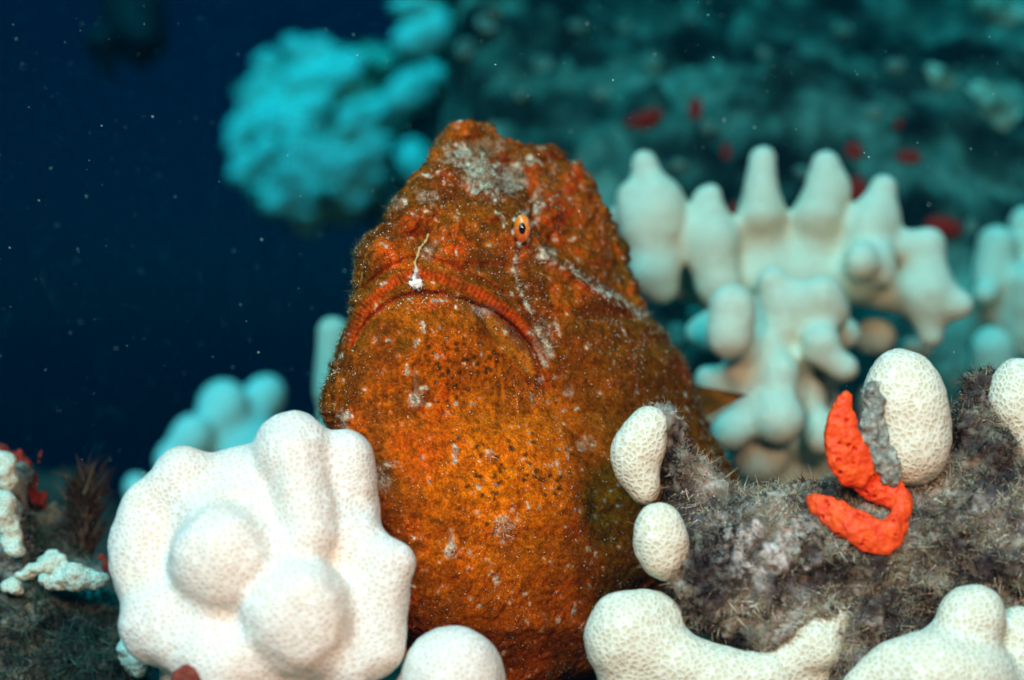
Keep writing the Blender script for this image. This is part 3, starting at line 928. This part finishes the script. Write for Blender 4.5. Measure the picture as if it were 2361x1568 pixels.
# bottom right lobes
coral('corner_lobe_coral', [ell(2240, 1424, 0.4701, 74, 76, 70), cap((2240, 1430, 0.4701, 70), (2180, 1560, 0.4701, 90)), ell(2158, 1560, 0.4635, 150, 104, 110),
                            ell(2345, 1480, 0.4756, 62, 82, 66), stalk(2200, 1590, 0.4701, 150, 170), cap((2345, 1500, 0.4756, 60), (2300, 1600, 0.4728, 90)),
                            cap((2060, 1540, 0.4646, 60), (2010, 1600, 0.4657, 70))],
      0.0030, 0.0008, M['knob'], 'cluster of smooth cream coral lobes below the turf-covered dead branch, beside its white ridge', 'coral', seed=14)

# ---- half-dead branch with living white knobs
colony = thing('half_dead_coral', P(1950, 1600, 0.4976), 'grey turf-covered dead coral branch with living white knobs at its ends', 'coral')
colony.location.z = gz_at(colony.location.x, colony.location.y)
dead = [cap((1536, 988, 0.4910, 52), (1572, 1080, 0.4932, 42)), cap((1572, 1080, 0.4932, 42), (1640, 1200, 0.4921, 64)),
        cap((1650, 1205, 0.4921, 74), (1770, 1270, 0.4888, 136)), cap((1560, 1240, 0.4888, 60), (1690, 1300, 0.4855, 130)), cap((1770, 1270, 0.4888, 136), (2000, 1270, 0.4921, 160)),
        cap((2000, 1270, 0.4921, 160), (2360, 1240, 0.4976, 200)), cap((2040, 1010, 0.4932, 62), (2045, 1180, 0.4932, 90)), cap((2270, 900, 0.4943, 40), (2260, 1100, 0.4954, 110)),
        cap((2270, 1000, 0.4954, 80), (2380, 1060, 0.4976, 110)), cap((1620, 1360, 0.4822, 90), (1800, 1400, 0.4822, 100)), cap((1880, 1420, 0.4855, 60), (1940, 1370, 0.4866, 50)),
        cap((1800, 1420, 0.4855, 110), (2100, 1440, 0.4921, 120)), ell(1700, 1240, 0.4822, 60, 70, 50), ell(1830, 1190, 0.4877, 80, 50, 50),
        stalk(1900, 1400, 0.4954, 170, 220), stalk(2250, 1300, 0.5004, 160, 200)]
dv, df = sdf_mesh(dead, 0.0060, 0.0010, 0.0032, 130, 6, 0.0013)
du_, dvv_ = PX(dv)
bare = np.clip(0.95 * blob(du_, dvv_, 1760, 1250, 90, 110) + 0.8 * blob(du_, dvv_, 1655, 1120, 34, 60) + 0.7 * blob(du_, dvv_, 1850, 1330, 70, 50) + 0.5 * blob(du_, dvv_, 1590, 1010, 16, 40)
               + 0.4 * sstep(0.2, 0.6, fbm(dv * 60, 2, 77)), 0, 1) * sstep(-0.5, 0.3, fbm(dv * 150, 3, 78))
db = obj('dead_branch', dv, df, M['dead'], colony, color=np.repeat(bare[:, None], 3, 1))
kD = lambda u_, v_: first_hit(dead, 0.006, u_, v_) or 0.4921
def knob(prims, seed, k=0.003, mat='knob'):
    v_, f_ = sdf_mesh(prims, k, 0.0007, 0.0005, 130, seed)
    return obj('living_knob', v_, f_, M[mat], colony)
knob([ell(1472, 1035, 0.4866, 60, 90, 56, 18), ell(1478, 1100, 0.4866, 44, 66, 46, -14), ell(1500, 970, 0.4888, 40, 30, 40)], 1)
knob([ell(1525, 1250, 0.4767, 65, 90, 62, -8)], 2)
knob([ell(1440, 1462, 0.4734, 84, 100, 84), ell(1500, 1420, 0.4767, 70, 58, 60), cap((1440, 1480, 0.4734, 84), (1640, 1570, 0.4723, 80)), cap((1640, 1565, 0.4723, 60), (1760, 1565, 0.4723, 66)),
      stalk(1460, 1590, 0.4745, 80, 100)], 3, 0.005)
knob([cap((1660, 1556, 0.4734, 46), (1775, 1550, 0.4734, 48)), cap((1775, 1550, 0.4734, 48), (1880, 1492, 0.4745, 52)), cap((1880, 1492, 0.4745, 52), (1925, 1420, 0.4767, 36)),
      ell(1862, 1462, 0.4734, 44, 44, 40), cap((1775, 1590, 0.4745, 60), (1900, 1560, 0.4789, 50))], 4, 0.003)
kn4 = [ell(2093, 950, 0.4822, 96, 140, 88, -6), ell(2100, 1030, 0.4822, 86, 92, 80), ell(2070, 900, 0.4833, 74, 86, 70)]
knob(kn4, 5, 0.004)
knob([ell(2352, 915, 0.4888, 72, 90, 66), cap((2352, 930, 0.4888, 64), (2370, 1010, 0.4899, 60))], 6)
knob([ell(2366, 1230, 0.4767, 20, 70, 26)], 7)
# pitted dead scar on the upright knob
cr = [ell(2012, 965, 0.4745, 26, 70, 24, 10), ell(2030, 1040, 0.4745, 30, 70, 26, -18), ell(2010, 900, 0.4756, 14, 26, 14), ell(2050, 1090, 0.4756, 20, 40, 22)]
cv_, cf_ = sdf_mesh(cr, 0.003, 0.0006, 0.0010, 420, 15)
obj('dead_scar', cv_, cf_, M['crust'], colony)

# turf of fine algae over the dead branch
def turf(name, verts, faces, n_t, per, mask, ln, wd, pal, parent, rng, curl=0.7, up=0.15, segs=3):
    p_, n_ = scatter(verts, faces, n_t, rng, mask)
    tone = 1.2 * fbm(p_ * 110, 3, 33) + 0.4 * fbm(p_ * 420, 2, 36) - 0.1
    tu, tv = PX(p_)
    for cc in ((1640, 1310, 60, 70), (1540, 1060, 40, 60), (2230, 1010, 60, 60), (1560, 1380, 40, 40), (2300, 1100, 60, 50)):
        tone = tone - 0.8 * blob(tu, tv, *cc)  # shadowed spots of the branch painted darker into the turf colour
    p_ = np.repeat(p_, per, 0) + rng.normal(size=(n_t * per, 3)) * 0.0004
    n_ = np.repeat(n_, per, 0); tone = np.repeat(tone, per)
    d_ = n_ + np.repeat(0.55 * rng.normal(size=(n_t, 3)), per, 0) + 0.5 * rng.normal(size=n_.shape) + np.array([-up, -up, up]); d_ /= np.linalg.norm(d_, axis=1, keepdims=True)
    L_ = ln * (0.35 + 0.9 * rng.random(len(p_)))
    v_, f_, m_ = ribbons(p_, d_, L_, np.full(len(p_), wd), curl, rng, segs=segs)
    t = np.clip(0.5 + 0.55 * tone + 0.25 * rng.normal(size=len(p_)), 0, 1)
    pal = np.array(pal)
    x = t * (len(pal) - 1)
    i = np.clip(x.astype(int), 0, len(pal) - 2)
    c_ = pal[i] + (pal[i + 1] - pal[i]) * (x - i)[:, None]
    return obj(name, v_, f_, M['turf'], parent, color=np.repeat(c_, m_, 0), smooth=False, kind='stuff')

def m_turf(c, n_):
    cu, cv = PX(c)
    w = np.full(len(c), 1.0)
    w = w * (1 - 0.88 * blob(cu, cv, 1780, 1260, 70, 90)) * (1 - 0.8 * blob(cu, cv, 1660, 1130, 26, 60)) * (1 - 0.7 * blob(cu, cv, 1850, 1330, 60, 40))
    w = w * np.where((cu < 1640) & (cv < 1010), 0.25, 1.0)
    return w * (n_[:, 1] < 0.35) * (0.35 + 0.65 * sstep(-0.6, 0.1, fbm(c * 120, 3, 37))) * (cu < 2460)
PAL = [(.016, .011, .012), (.07, .055, .042), (.20, .16, .12), (.42, .35, .27), (.30, .28, .14), (.64, .57, .48)]
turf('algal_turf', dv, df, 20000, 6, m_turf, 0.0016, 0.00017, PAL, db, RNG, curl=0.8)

# ---- bright orange-red sponge draped over the branch below the upright knob
alls = dead + kn4 + cr
sp1 = [(1950, 918, 14), (1938, 970, 26), (1944, 1030, 38), (1966, 1074, 44), (2010, 1112, 32), (2052, 1138, 24), (2080, 1150, 22)]
sp2 = [(2080, 1156, 16), (2068, 1205, 20), (2048, 1240, 26), (2010, 1238, 32), (1970, 1214, 30), (1932, 1192, 26), (1900, 1172, 22), (1866, 1152, 14)]
sprims = []
for ch in (sp1, sp2):
    pts = []
    for (a, b, r) in ch:
        dh = first_hit(alls, 0.005, a, b)
        pts.append((a, b, (dh if dh else 0.477) - 0.0030, r))
    for i in range(1, len(pts) - 1):
        pts[i] = (pts[i][0], pts[i][1], min(pts[i][2], 0.5 * (pts[i - 1][2] + pts[i + 1][2]) + 0.002), pts[i][3])
    for a, b in zip(pts[:-1], pts[1:]):
        for t in np.linspace(0, 1, 5)[:-1]:
            w_ = [a[j] + (b[j] - a[j]) * t for j in range(4)]
            sprims.append(ell(w_[0], w_[1], w_[2], w_[3], w_[3], 0.17 * w_[3] + 4))
sv_, sf_ = sdf_mesh(sprims, 0.0020, 0.00032, 0.0007, 380, 19)
# pores sunk into the sponge
por_w = np.where(fbm(sv_ * 120, 2, 58) > -0.15, worley(sv_ * 380, 55), 1.0)
pore = sstep(0.30, 0.20, por_w)
snn = normals(sv_, sf_)
sv_ = sv_ - snn * (pore * 0.0011)[:, None]
scol = 1 - 0.75 * pore[:, None] * np.array([[0.5, 1, 1]])
obj('orange_sponge', sv_, sf_, M['sponge'], color=scol, label='bright orange-red pitted sponge folded round the dead branch below the upright white knob', cat='sponge')

# ---- dead coral on the left edge
ledge = thing('dead_coral_ledge', P(110, 1560, 0.60), 'weed-covered dead coral ledge with white tips left of the large coral head', 'coral')
ledge.location.z = gz_at(ledge.location.x, ledge.location.y)
lp_ = [cap((10, 1110, 0.585, 40), (30, 1260, 0.575, 55)), cap((40, 1130, 0.600, 34), (90, 1250, 0.600, 60)), cap((90, 1240, 0.600, 50), (150, 1290, 0.598, 46)),
       cap((20, 1300, 0.58, 60), (240, 1350, 0.585, 50)), cap((-20, 1450, 0.580, 120), (220, 1480, 0.580, 120)), cap((60, 1400, 0.575, 70), (200, 1420, 0.575, 70)),
       cap((-60, 1250, 0.6, 100), (-40, 1500, 0.6, 120)), stalk(60, 1480, 0.585, 190, 220), stalk(230, 1480, 0.59, 80, 120)]
ev, ef = sdf_mesh(lp_, 0.006, 0.0012, 0.0040, 95, 26, 0.0014)
lb = obj('dead_base', ev, ef, M['dead'], ledge, color=np.repeat(np.clip(0.25 * sstep(0.1, 0.6, fbm(ev * 70, 2, 79)) + 0.9 * gau(poly_dist(*PX(ev), [(5, 1080), (15, 1260), (90, 1320), (230, 1345)])[0], 34) * sstep(-0.4, 0.2, fbm(ev * 120, 2, 80)), 0, 1)[:, None], 3, 1))
for pr_ in ([ell(6, 1090, 0.570, 24, 44, 24, 8)], [ell(14, 1195, 0.564, 30, 56, 28, -6), ell(30, 1262, 0.562, 22, 30, 22, -30)],
            [ell(70, 1316, 0.562, 34, 16, 22, -14)], [ell(120, 1296, 0.566, 36, 20, 24, -12)], [ell(188, 1326, 0.556, 58, 30, 32, 16), ell(130, 1346, 0.558, 44, 14, 22, 10)],
            [ell(30, 1352, 0.560, 30, 16, 20, 20)], [ell(310, 1515, 0.560, 36, 46, 36)]):
    v_, f_ = sdf_mesh(pr_, 0.004, 0.0008, 0.0022, 190, 31)
    obj('living_tip', v_, f_, M['knob'], ledge)
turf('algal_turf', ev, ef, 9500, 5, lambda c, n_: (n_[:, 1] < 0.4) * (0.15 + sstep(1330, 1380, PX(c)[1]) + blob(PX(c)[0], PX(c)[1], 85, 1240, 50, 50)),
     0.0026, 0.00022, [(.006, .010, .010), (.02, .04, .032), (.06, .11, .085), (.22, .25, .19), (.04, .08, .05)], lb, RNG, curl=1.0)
rs = [cap((52, 1052, 0.588, 9), (66, 1100, 0.588, 11)), cap((66, 1100, 0.588, 13), (88, 1150, 0.592, 10)), cap((88, 1150, 0.592, 9), (104, 1180, 0.596, 5)), cap((2, 1040, 0.588, 8), (40, 1056, 0.588, 8)),
      cap((88, 1070, 0.588, 4), (96, 1038, 0.588, 4))]
v_, f_ = sdf_mesh(rs, 0.002, 0.0007, 0.0020, 330, 33)
obj('red_sponge', v_, f_, M['dull_red'], label='ragged red sponge strip along the crest of the left dead coral ledge', cat='sponge')
v_, f_ = sdf_mesh([cap((238, 1285, 0.575, 10), (254, 1318, 0.575, 12))], 0.002, 0.0007, 0.0014, 330, 34)
obj('red_sponge', v_, f_, M['dull_red'], label='small red sponge dab between the ledge tips and the large white coral head', cat='sponge')
# dark weed sprig standing on the ledge
wr, wdn, wl2 = [], [], []
for i in range(900):
    h_ = RNG.random()
    a, b = 196 + RNG.normal() * (8 + 12 * h_), 1290 - 170 * h_
    wr.append(P(a, b, 0.600 + RNG.normal() * 0.004)); wdn.append([RNG.normal() * 0.5, RNG.normal() * 0.4, 1.0]); wl2.append(0.004 + 0.006 * RNG.random())
wdn = np.array(wdn); wdn /= np.linalg.norm(wdn, axis=1, keepdims=True)
v_, f_, m_ = ribbons(np.array(wr), wdn, np.array(wl2), np.full(900, 0.00045), 0.35, RNG)
c_ = np.repeat(lerp(C(.025, .015, .012) + np.zeros((900, 1)), C(.14, .06, .03), RNG.random(900) ** 2), m_, 0)
weed = thing('weed_sprig', P(196, 1300, 0.600), 'dark brown feathery weed sprig standing on the dead coral ledge', 'seaweed')
obj('frond', v_, f_, M['turf'], weed, color=c_, smooth=False)
v_, f_ = sdf_mesh([cap((196, 1310, 0.600, 8), (198, 1220, 0.600, 6)), cap((198, 1220, 0.600, 6), (186, 1140, 0.6, 3)), cap((198, 1220, 0.600, 5), (222, 1150, 0.6, 3))], 0.001, 0.0006, 0.0005, 300, 2)
obj('stem', v_, f_, M['rock'], weed)
# dark boulder behind the ledge
c0 = P(130, 1200, 0.92)
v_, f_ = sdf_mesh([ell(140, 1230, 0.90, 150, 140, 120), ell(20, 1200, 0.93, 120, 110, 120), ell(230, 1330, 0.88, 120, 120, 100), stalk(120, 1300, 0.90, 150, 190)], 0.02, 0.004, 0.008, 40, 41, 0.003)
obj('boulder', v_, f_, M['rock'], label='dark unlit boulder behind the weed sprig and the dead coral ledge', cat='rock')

# ================================================================== BACKGROUND CORALS
FS = 0.07
def F5(x, y): return 1325.7 + 0.478 * x, 288.2 + 0.478 * y
def fc(a, b, Da=0.80, Db=None):
    (x, y, r), (x2, y2, r2) = a, b
    p, q2 = F5(x, y), F5(x2, y2)
    return cap((p[0], p[1], Da - FS, r * 0.478), (q2[0], q2[1], (Db or Da) - FS, r2 * 0.478))
def fb(x, y, r, D_, ry=None):
    p = F5(x, y)
    return ell(p[0], p[1], D_ - FS, r * 0.478, (ry or r) * 0.478, r * 0.478)
fing = [fc((335, 190, 62), (370, 420, 118), .80), fc((370, 420, 118), (380, 700, 112), .80), fc((420, 360, 84), (400, 500, 100), .80), fc((250, 345, 44), (300, 480, 70), .80), fb(195, 450, 50, .81),
        fc((390, 700, 100), (420, 790, 60), .80),
        fc((645, 350, 66), (660, 560, 108), .80), fc((660, 560, 108), (690, 760, 110), .80),
        fc((905, 165, 62), (900, 420, 102), .80), fc((900, 420, 102), (930, 700, 130), .81),
        fc((1210, 190, 66), (1180, 420, 106), .80), fc((1180, 420, 106), (1140, 700, 130), .81), fb(1270, 300, 50, .80, 60),
        fc((1490, 305, 64), (1440, 480, 92), .80), fc((1440, 480, 92), (1370, 720, 110), .80), fb(1510, 450, 44, .80), fb(1380, 660, 74, .785, 90),
        fc((1700, 580, 90), (1690, 800, 112), .80), fc((1690, 800, 112), (1720, 1010, 62), .80), fb(1860, 870, 62, .795, 66), fb(1500, 680, 44, .79, 90), fb(1590, 590, 60, .80, 50),
        fc((1370, 760, 90), (1690, 830, 90), .81),
        fc((760, 880, 110), (750, 1010, 120), .755), fc((955, 760, 80), (1010, 960, 90), .775), fb(1190, 820, 95, .77, 100), fb(1240, 910, 90, .775), fb(1190, 1035, 84, .765, 66),
        fc((1180, 1110, 50), (1300, 1165, 66), .765), fb(830, 1180, 110, .775), fb(985, 1210, 92, .765, 110), fb(990, 1420, 122, .76, 120), fb(750, 1480, 96, .765), fb(640, 1220, 62, .78),
        fb(1190, 1480, 82, .775, 110), fb(900, 1600, 130, .78), fb(1440, 1020, 105, .83, 90), fb(1480, 1350, 120, .84, 130), fb(1640, 1080, 90, .85, 60),
        fc((980, 760, 170), (1000, 1500, 170), .83), fc((400, 720, 80), (980, 900, 120), .84), fc((1300, 760, 90), (1000, 900, 140), .83), stalk(1790, 1000, 0.76, 150, 180),
        fc((380, 600, 110), (690, 640, 115), .832), fc((690, 640, 115), (930, 580, 125), .832), fc((930, 580, 125), (1150, 610, 125), .832), fc((1150, 620, 120), (1380, 660, 110), .832), fc((690, 760, 110), (1150, 780, 120), .815),
        fb(620, 1000, 80, .80), fb(900, 1080, 92, .775), fb(1090, 1120, 82, .78), fb(690, 1330, 108, .785), fb(1120, 1320, 92, .785), fb(880, 1370, 100, .77), fb(600, 1430, 80, .79), fb(1310, 1010, 70, .79), fb(1060, 860, 80, .775), fb(870, 930, 90, .785),
        fc((1380, 760, 95), (1690, 800, 95), .815), fc((760, 1000, 110), (1010, 1000, 100), .795), fc((1010, 1000, 100), (1250, 980, 80), .80), fc((830, 1190, 100), (1000, 1220, 95), .79),
        fc((760, 1480, 100), (1190, 1500, 95), .80), fc((900, 1280, 130), (950, 1460, 130), .80), fc((1200, 1080, 70), (1240, 1200, 70), .80), fc((1150, 1250, 80), (1250, 1450, 90), .815)]
coral('finger_coral', fing, 0.0085, 0.0016, M['finger'], 'pale finger coral with five upright blunt branches behind the frogfish flank', 'coral', lump=0.0008, ls=60, seed=51)

coral('edge_finger_coral', [cap((2300, 565, 0.86, 46), (2290, 640, 0.86, 46)), ball(2272, 680, 0.85, 30), cap((2290, 640, 0.87, 40), (2310, 760, 0.88, 50)), cap((2370, 520, .87, 44), (2380, 640, .87, 50)),
                            cap((2285, 800, 0.84, 48), (2300, 900, 0.85, 60)), cap((2370, 650, .85, 40), (2375, 760, .86, 50)), cap((2310, 760, .88, 60), (2390, 900, .88, 90)), ball(2220, 900, .90, 34),
                            stalk(2340, 860, 0.88, 90, 120), ball(2275, 1005, .82, 50)],
      0.006, 0.0018, M['finger'], 'clump of short pale green coral fingers beside the upright knob, lower than the five-branched coral', 'coral', lump=0.0008, ls=60, seed=52)

coral('thumb_coral', [cap((768, 770, 0.80, 38), (770, 900, 0.80, 46)), stalk(780, 890, 0.80, 46, 80)], 0.004, 0.0016, M['finger'],
      'single thumb-shaped pale coral finger peeking out beside the frogfish cheek', 'coral', seed=53)
coral('round_lobe_coral', [ell(515, 950, 1.02, 62, 76, 60), ell(615, 908, 1.04, 44, 46, 44), cap((600, 930, 1.04, 40), (540, 1010, 1.03, 56)), ell(442, 1012, 1.00, 50, 58, 50), ball(400, 1060, 1.0, 44),
                           cap((520, 1000, 1.03, 70), (600, 1100, 1.03, 90)), stalk(560, 1060, 1.03, 100, 130)], 0.008, 0.0022, M['far_coral'],
      'blurred cyan coral of three round lobes behind the large white coral head', 'coral', lump=0.001, ls=40, seed=54)
coral('nub_coral', [ell(316, 1122, 0.98, 28, 32, 28), stalk(318, 1140, 0.98, 26, 40)], 0.004, 0.0018, M['far_coral'], 'small round cyan coral nub between the boulder and the large coral head', 'coral', seed=55)

# ---- patchy coral outcrop and column on the edge of the drop-off
OD = 1.78
out_core = [ell(745, 330, OD + .03, 170, 190, 130), ell(850, 250, OD + .05, 120, 150, 120), cap((860, 330, OD + 0.08, 110), (1000, 420, OD + 0.10, 120))]
oc = P(900, 520, OD + .08)
outcrop = thing('coral_outcrop', (oc[0], oc[1], gz_at(oc[0], oc[1])), 'round blurred outcrop with broken cyan coral patches overhanging the dark blue drop-off', 'coral')
v_, f_ = sdf_mesh(out_core + [wcap(P(960, 420, OD + .1), (oc[0] + 0.06, oc[1] + 0.03, gz_at(oc[0] + 0.06, oc[1] + 0.03) - 0.03), 0.045, 0.07)], 0.03, 0.0045, 0.010, 30, 61, 0.004)
obj('rock_core', v_, f_, M['patchy'], outcrop)
ocd = lambda a, b: (first_hit(out_core, 0.03, a, b, 1.4, 2.2) or OD) - 0.004
prs = np.random.default_rng(41)
patches = [[] for _ in range(6)]
while sum(len(p_) for p_ in patches) < 135:
    a, b = prs.uniform(515, 905), prs.uniform(90, 525)
    if ((a - 715) / 182) ** 2 + ((b - 305) / 208) ** 2 > 1:
        continue
    if any(math.hypot((a - c0_) / w0_, (b - c1_) / h0_) < 1 for c0_, c1_, w0_, h0_ in ((855, 205, 75, 45), (602, 322, 34, 26), (655, 335, 26, 22), (622, 232, 14, 34), (790, 345, 40, 14), (775, 468, 34, 20), (700, 455, 14, 14))):
        continue
    r0 = prs.uniform(17, 34)
    patches[int((math.atan2(b - 305, a - 715) + math.pi) / (2 * math.pi) * 6) % 6].append((a, b, r0 * prs.uniform(0.9, 1.4), r0, prs.uniform(-40, 40)))
for i, pa in enumerate(patches):
    pr = [ell(a, b, ocd(a, b), ru, rv_, 30, rot) for (a, b, ru, rv_, rot) in pa]
    v_, f_ = sdf_mesh(pr, 0.006, 0.0036, 0.004, 75, 70 + i)
    obj('coral_patch', v_, f_, M['far_patch'], outcrop)

colp = [[(985, 78, 62, 34, 12), (945, 100, 40, 26, 0), (1010, 60, 36, 44, 0)], [(955, 14, 62, 26, 0)], [(945, 215, 48, 34, 20), (925, 240, 36, 26, 0), (960, 190, 34, 30, 0)], [(955, 370, 44, 46, 0)], [(1010, 175, 40, 22, 40)]]
cD = 1.66
cc0 = P(985, 440, cD + .04)
column = thing('coral_column', (cc0[0], cc0[1], gz_at(cc0[0], cc0[1])), 'tall blurred column with stacked cyan coral shelves beside the round outcrop', 'coral')
v_, f_ = sdf_mesh([cap((990, -60, cD + .06, 90), (985, 200, cD + .05, 70)), cap((985, 200, cD + .05, 70), (990, 460, cD + .06, 90)), wcap(P(990, 420, cD + .06), (cc0[0], cc0[1] + 0.02, gz_at(cc0[0], cc0[1]) - 0.03), 0.04, 0.06)], 0.02, 0.0045, 0.010, 30, 81, 0.003)
obj('rock_core', v_, f_, M['reef'], column)
for i, pa in enumerate(colp):
    v_, f_ = sdf_mesh([ell(a, b, cD + 0.01, ru, rv_, 40, rot) for (a, b, ru, rv_, rot) in pa], 0.012, 0.0032, 0.003, 60, 90 + i)
    obj('coral_shelf', v_, f_, M['far_coral'], column)

# ---- small growths on the slope
def on_slope(name, spots, mat, label, cat, group, seed, flat=0.6):
    for i, (a, b, ru, rv_, rot) in enumerate(spots):
        d_ = ground_hit(a, b, 0.8, 4)
        if d_ is None:
            d_ = 1.3
        v_, f_ = sdf_mesh([ell(a, b, d_ - 0.004, ru, rv_, (ru + rv_) * 0.5 * flat, rot), ell(a + 0.4 * ru, b + 0.3 * rv_, d_ - 0.002, ru * 0.6, rv_ * 0.6, (ru + rv_) * 0.35 * flat, rot)],
                          0.006, max(0.0010, 0.09 * min(ru, rv_) * K * d_), 0.45 * min(ru, rv_) * K * d_, 0.7 / (max(ru, rv_) * K * d_), seed + i)
        obj(name, v_, f_, M[mat], label=label, cat=cat, group=group)
for spots, lab in (([(1478, 272, 44, 14, -22)], 'long wedge-shaped red sponge on the dark reef slope above the frogfish back'),
                   ([(1604, 250, 13, 26, 8)], 'upright oval red sponge on the dark slope beside the wedge-shaped sponge'),
                   ([(1967, 345, 18, 15, 20)], 'roundish red sponge on the slope just above two tall coral finger tips'),
                   ([(2092, 360, 26, 12, 8)], 'flat lozenge-shaped red sponge on the slope beside the roundish one'),
                   ([(1974, 435, 20, 34, 10)], 'tall dull red sponge half hidden between two coral finger tips'),
                   ([(2172, 522, 40, 20, 10)], 'broad flat red sponge just behind the outermost blunt coral finger')):
    on_slope('slope_sponge', spots, 'far_red', lab, 'sponge', None, 300 + spots[0][0])
on_slope('slope_sponge', [(1674, 348, 7, 20, 0), (2070, 285, 8, 8, 0), (1690, 480, 8, 12, 0)], 'far_red', 'tiny faint red sponge dot on the dark reef slope', 'sponge', 'tiny red sponges on the reef slope', 320)
on_slope('slope_ledge_coral', [(1860, 402, 36, 13, 12)], 'nub', 'flat pale coral ledge showing between two tall coral finger tips', 'coral', None, 330)
on_slope('slope_coral_nub', [(1070, 110, 16, 20, 30), (1135, 26, 18, 18, 0), (1118, 55, 26, 16, 40), (1248, 152, 20, 18, 0), (1505, 145, 16, 16, 0), (1630, 290, 13, 14, 0), (1560, 380, 18, 10, 0), 
                             (1200, 215, 14, 14, 0), (1380, 210, 14, 14, 0), (1760, 120, 12, 10, 0), (1940, 70, 16, 12, 0), (2060, 150, 20, 14, 0), (2240, 520, 13, 18, 0), (2010, 255, 16, 12, 0), (1440, 60, 16, 12, 0), (1590, 40, 14, 12, 0),
                             (1330, 60, 20, 14, 0), (1560, 770, 16, 22, 0), (1600, 720, 12, 12, 0), (2190, 860, 18, 30, 0)], 'nub', 'pale blurred coral nub dotting the dark reef slope', 'coral', 'coral nubs on the reef slope', 340)
on_slope('slope_crust', [(2310, 25, 70, 40, 10)], 'patchy', 'cyan-green coral crust high on the reef slope, above the larger speckled crust', 'coral', None, 380)
on_slope('slope_crust', [(2300, 255, 80, 60, 30)], 'patchy', 'large speckled green coral crust on the reef slope above the short coral fingers', 'coral', None, 390, 0.5)
on_slope('slope_crust', [(2180, 190, 60, 24, 40)], 'patchy', 'narrow slanting green coral crust beside the large speckled crust', 'coral', None, 394, 0.5)

# ---- dark fish hanging in the open water
FD = 1.5
dk = [ell(322, 60, FD, 62, 92, 26), ell(300, 20, FD, 70, 90, 28), cap((330, 100, FD, 50), (322, 126, FD, 24)), cap((300, 60, FD, 34), (232, 100, FD, 18)), cap((232, 100, FD, 20), (222, 96, FD, 26)), cap((230, 105, FD, 16), (246, 150, FD, 10)), cap((246, 150, FD, 10), (262, 186, FD, 4))]
dth = thing('dark_fish', P(300, 150, FD), 'nearly black blurred fish shape hanging in the open dark blue water', 'fish')
v_, f_ = sdf_mesh(dk, 0.012, 0.003, 0.0, 40, 0)
obj('body', v_, f_, M['dark_fish'], dth)
v_, f_ = sdf_mesh([ell(322, -50, FD, 40, 60, 6, 20)], 0.004, 0.0025)
obj('back_fin', v_, f_, M['dark_fish'], dth)

# ================================================================== specks drifting in the water
NP = 42000
pc = np.stack([RNG.uniform(-0.55, 0.55, NP), RNG.uniform(0.42, 1.3, NP), RNG.uniform(0.10, 0.75, NP)], 1)
ps = 0.00006 + 0.00017 * RNG.random(NP) ** 7
ax_ = RNG.normal(size=(NP, 3)) * 0.4 + np.array([0.6, 0, -0.6]); ax_ /= np.linalg.norm(ax_, axis=1, keepdims=True)
s1 = np.cross(ax_, RNG.normal(size=(NP, 3))); s1 /= np.linalg.norm(s1, axis=1, keepdims=True)
s2 = np.cross(ax_, s1)
pvv = np.stack([pc + ax_ * (2.2 * ps)[:, None], pc - ax_ * (2.2 * ps)[:, None], pc + s1 * ps[:, None], pc + s2 * ps[:, None], pc - s1 * ps[:, None], pc - s2 * ps[:, None]], 1).reshape(-1, 3)
b6 = np.arange(NP)[:, None] * 6
pff = np.concatenate([b6 + np.array([t_]) for t_ in ((0, 2, 3), (0, 3, 4), (0, 4, 5), (0, 5, 2), (1, 3, 2), (1, 4, 3), (1, 5, 4), (1, 2, 5))])
pm_, pnt, pb_ = new_mat('drifting_specks', 0.7, 0.2)
pb_.inputs['Base Color'].default_value = (0.42, 0.75, 0.70, 1)
obj('drifting_specks', pvv, pff, pm_, kind='stuff', smooth=False, base=(0, 0, 0))
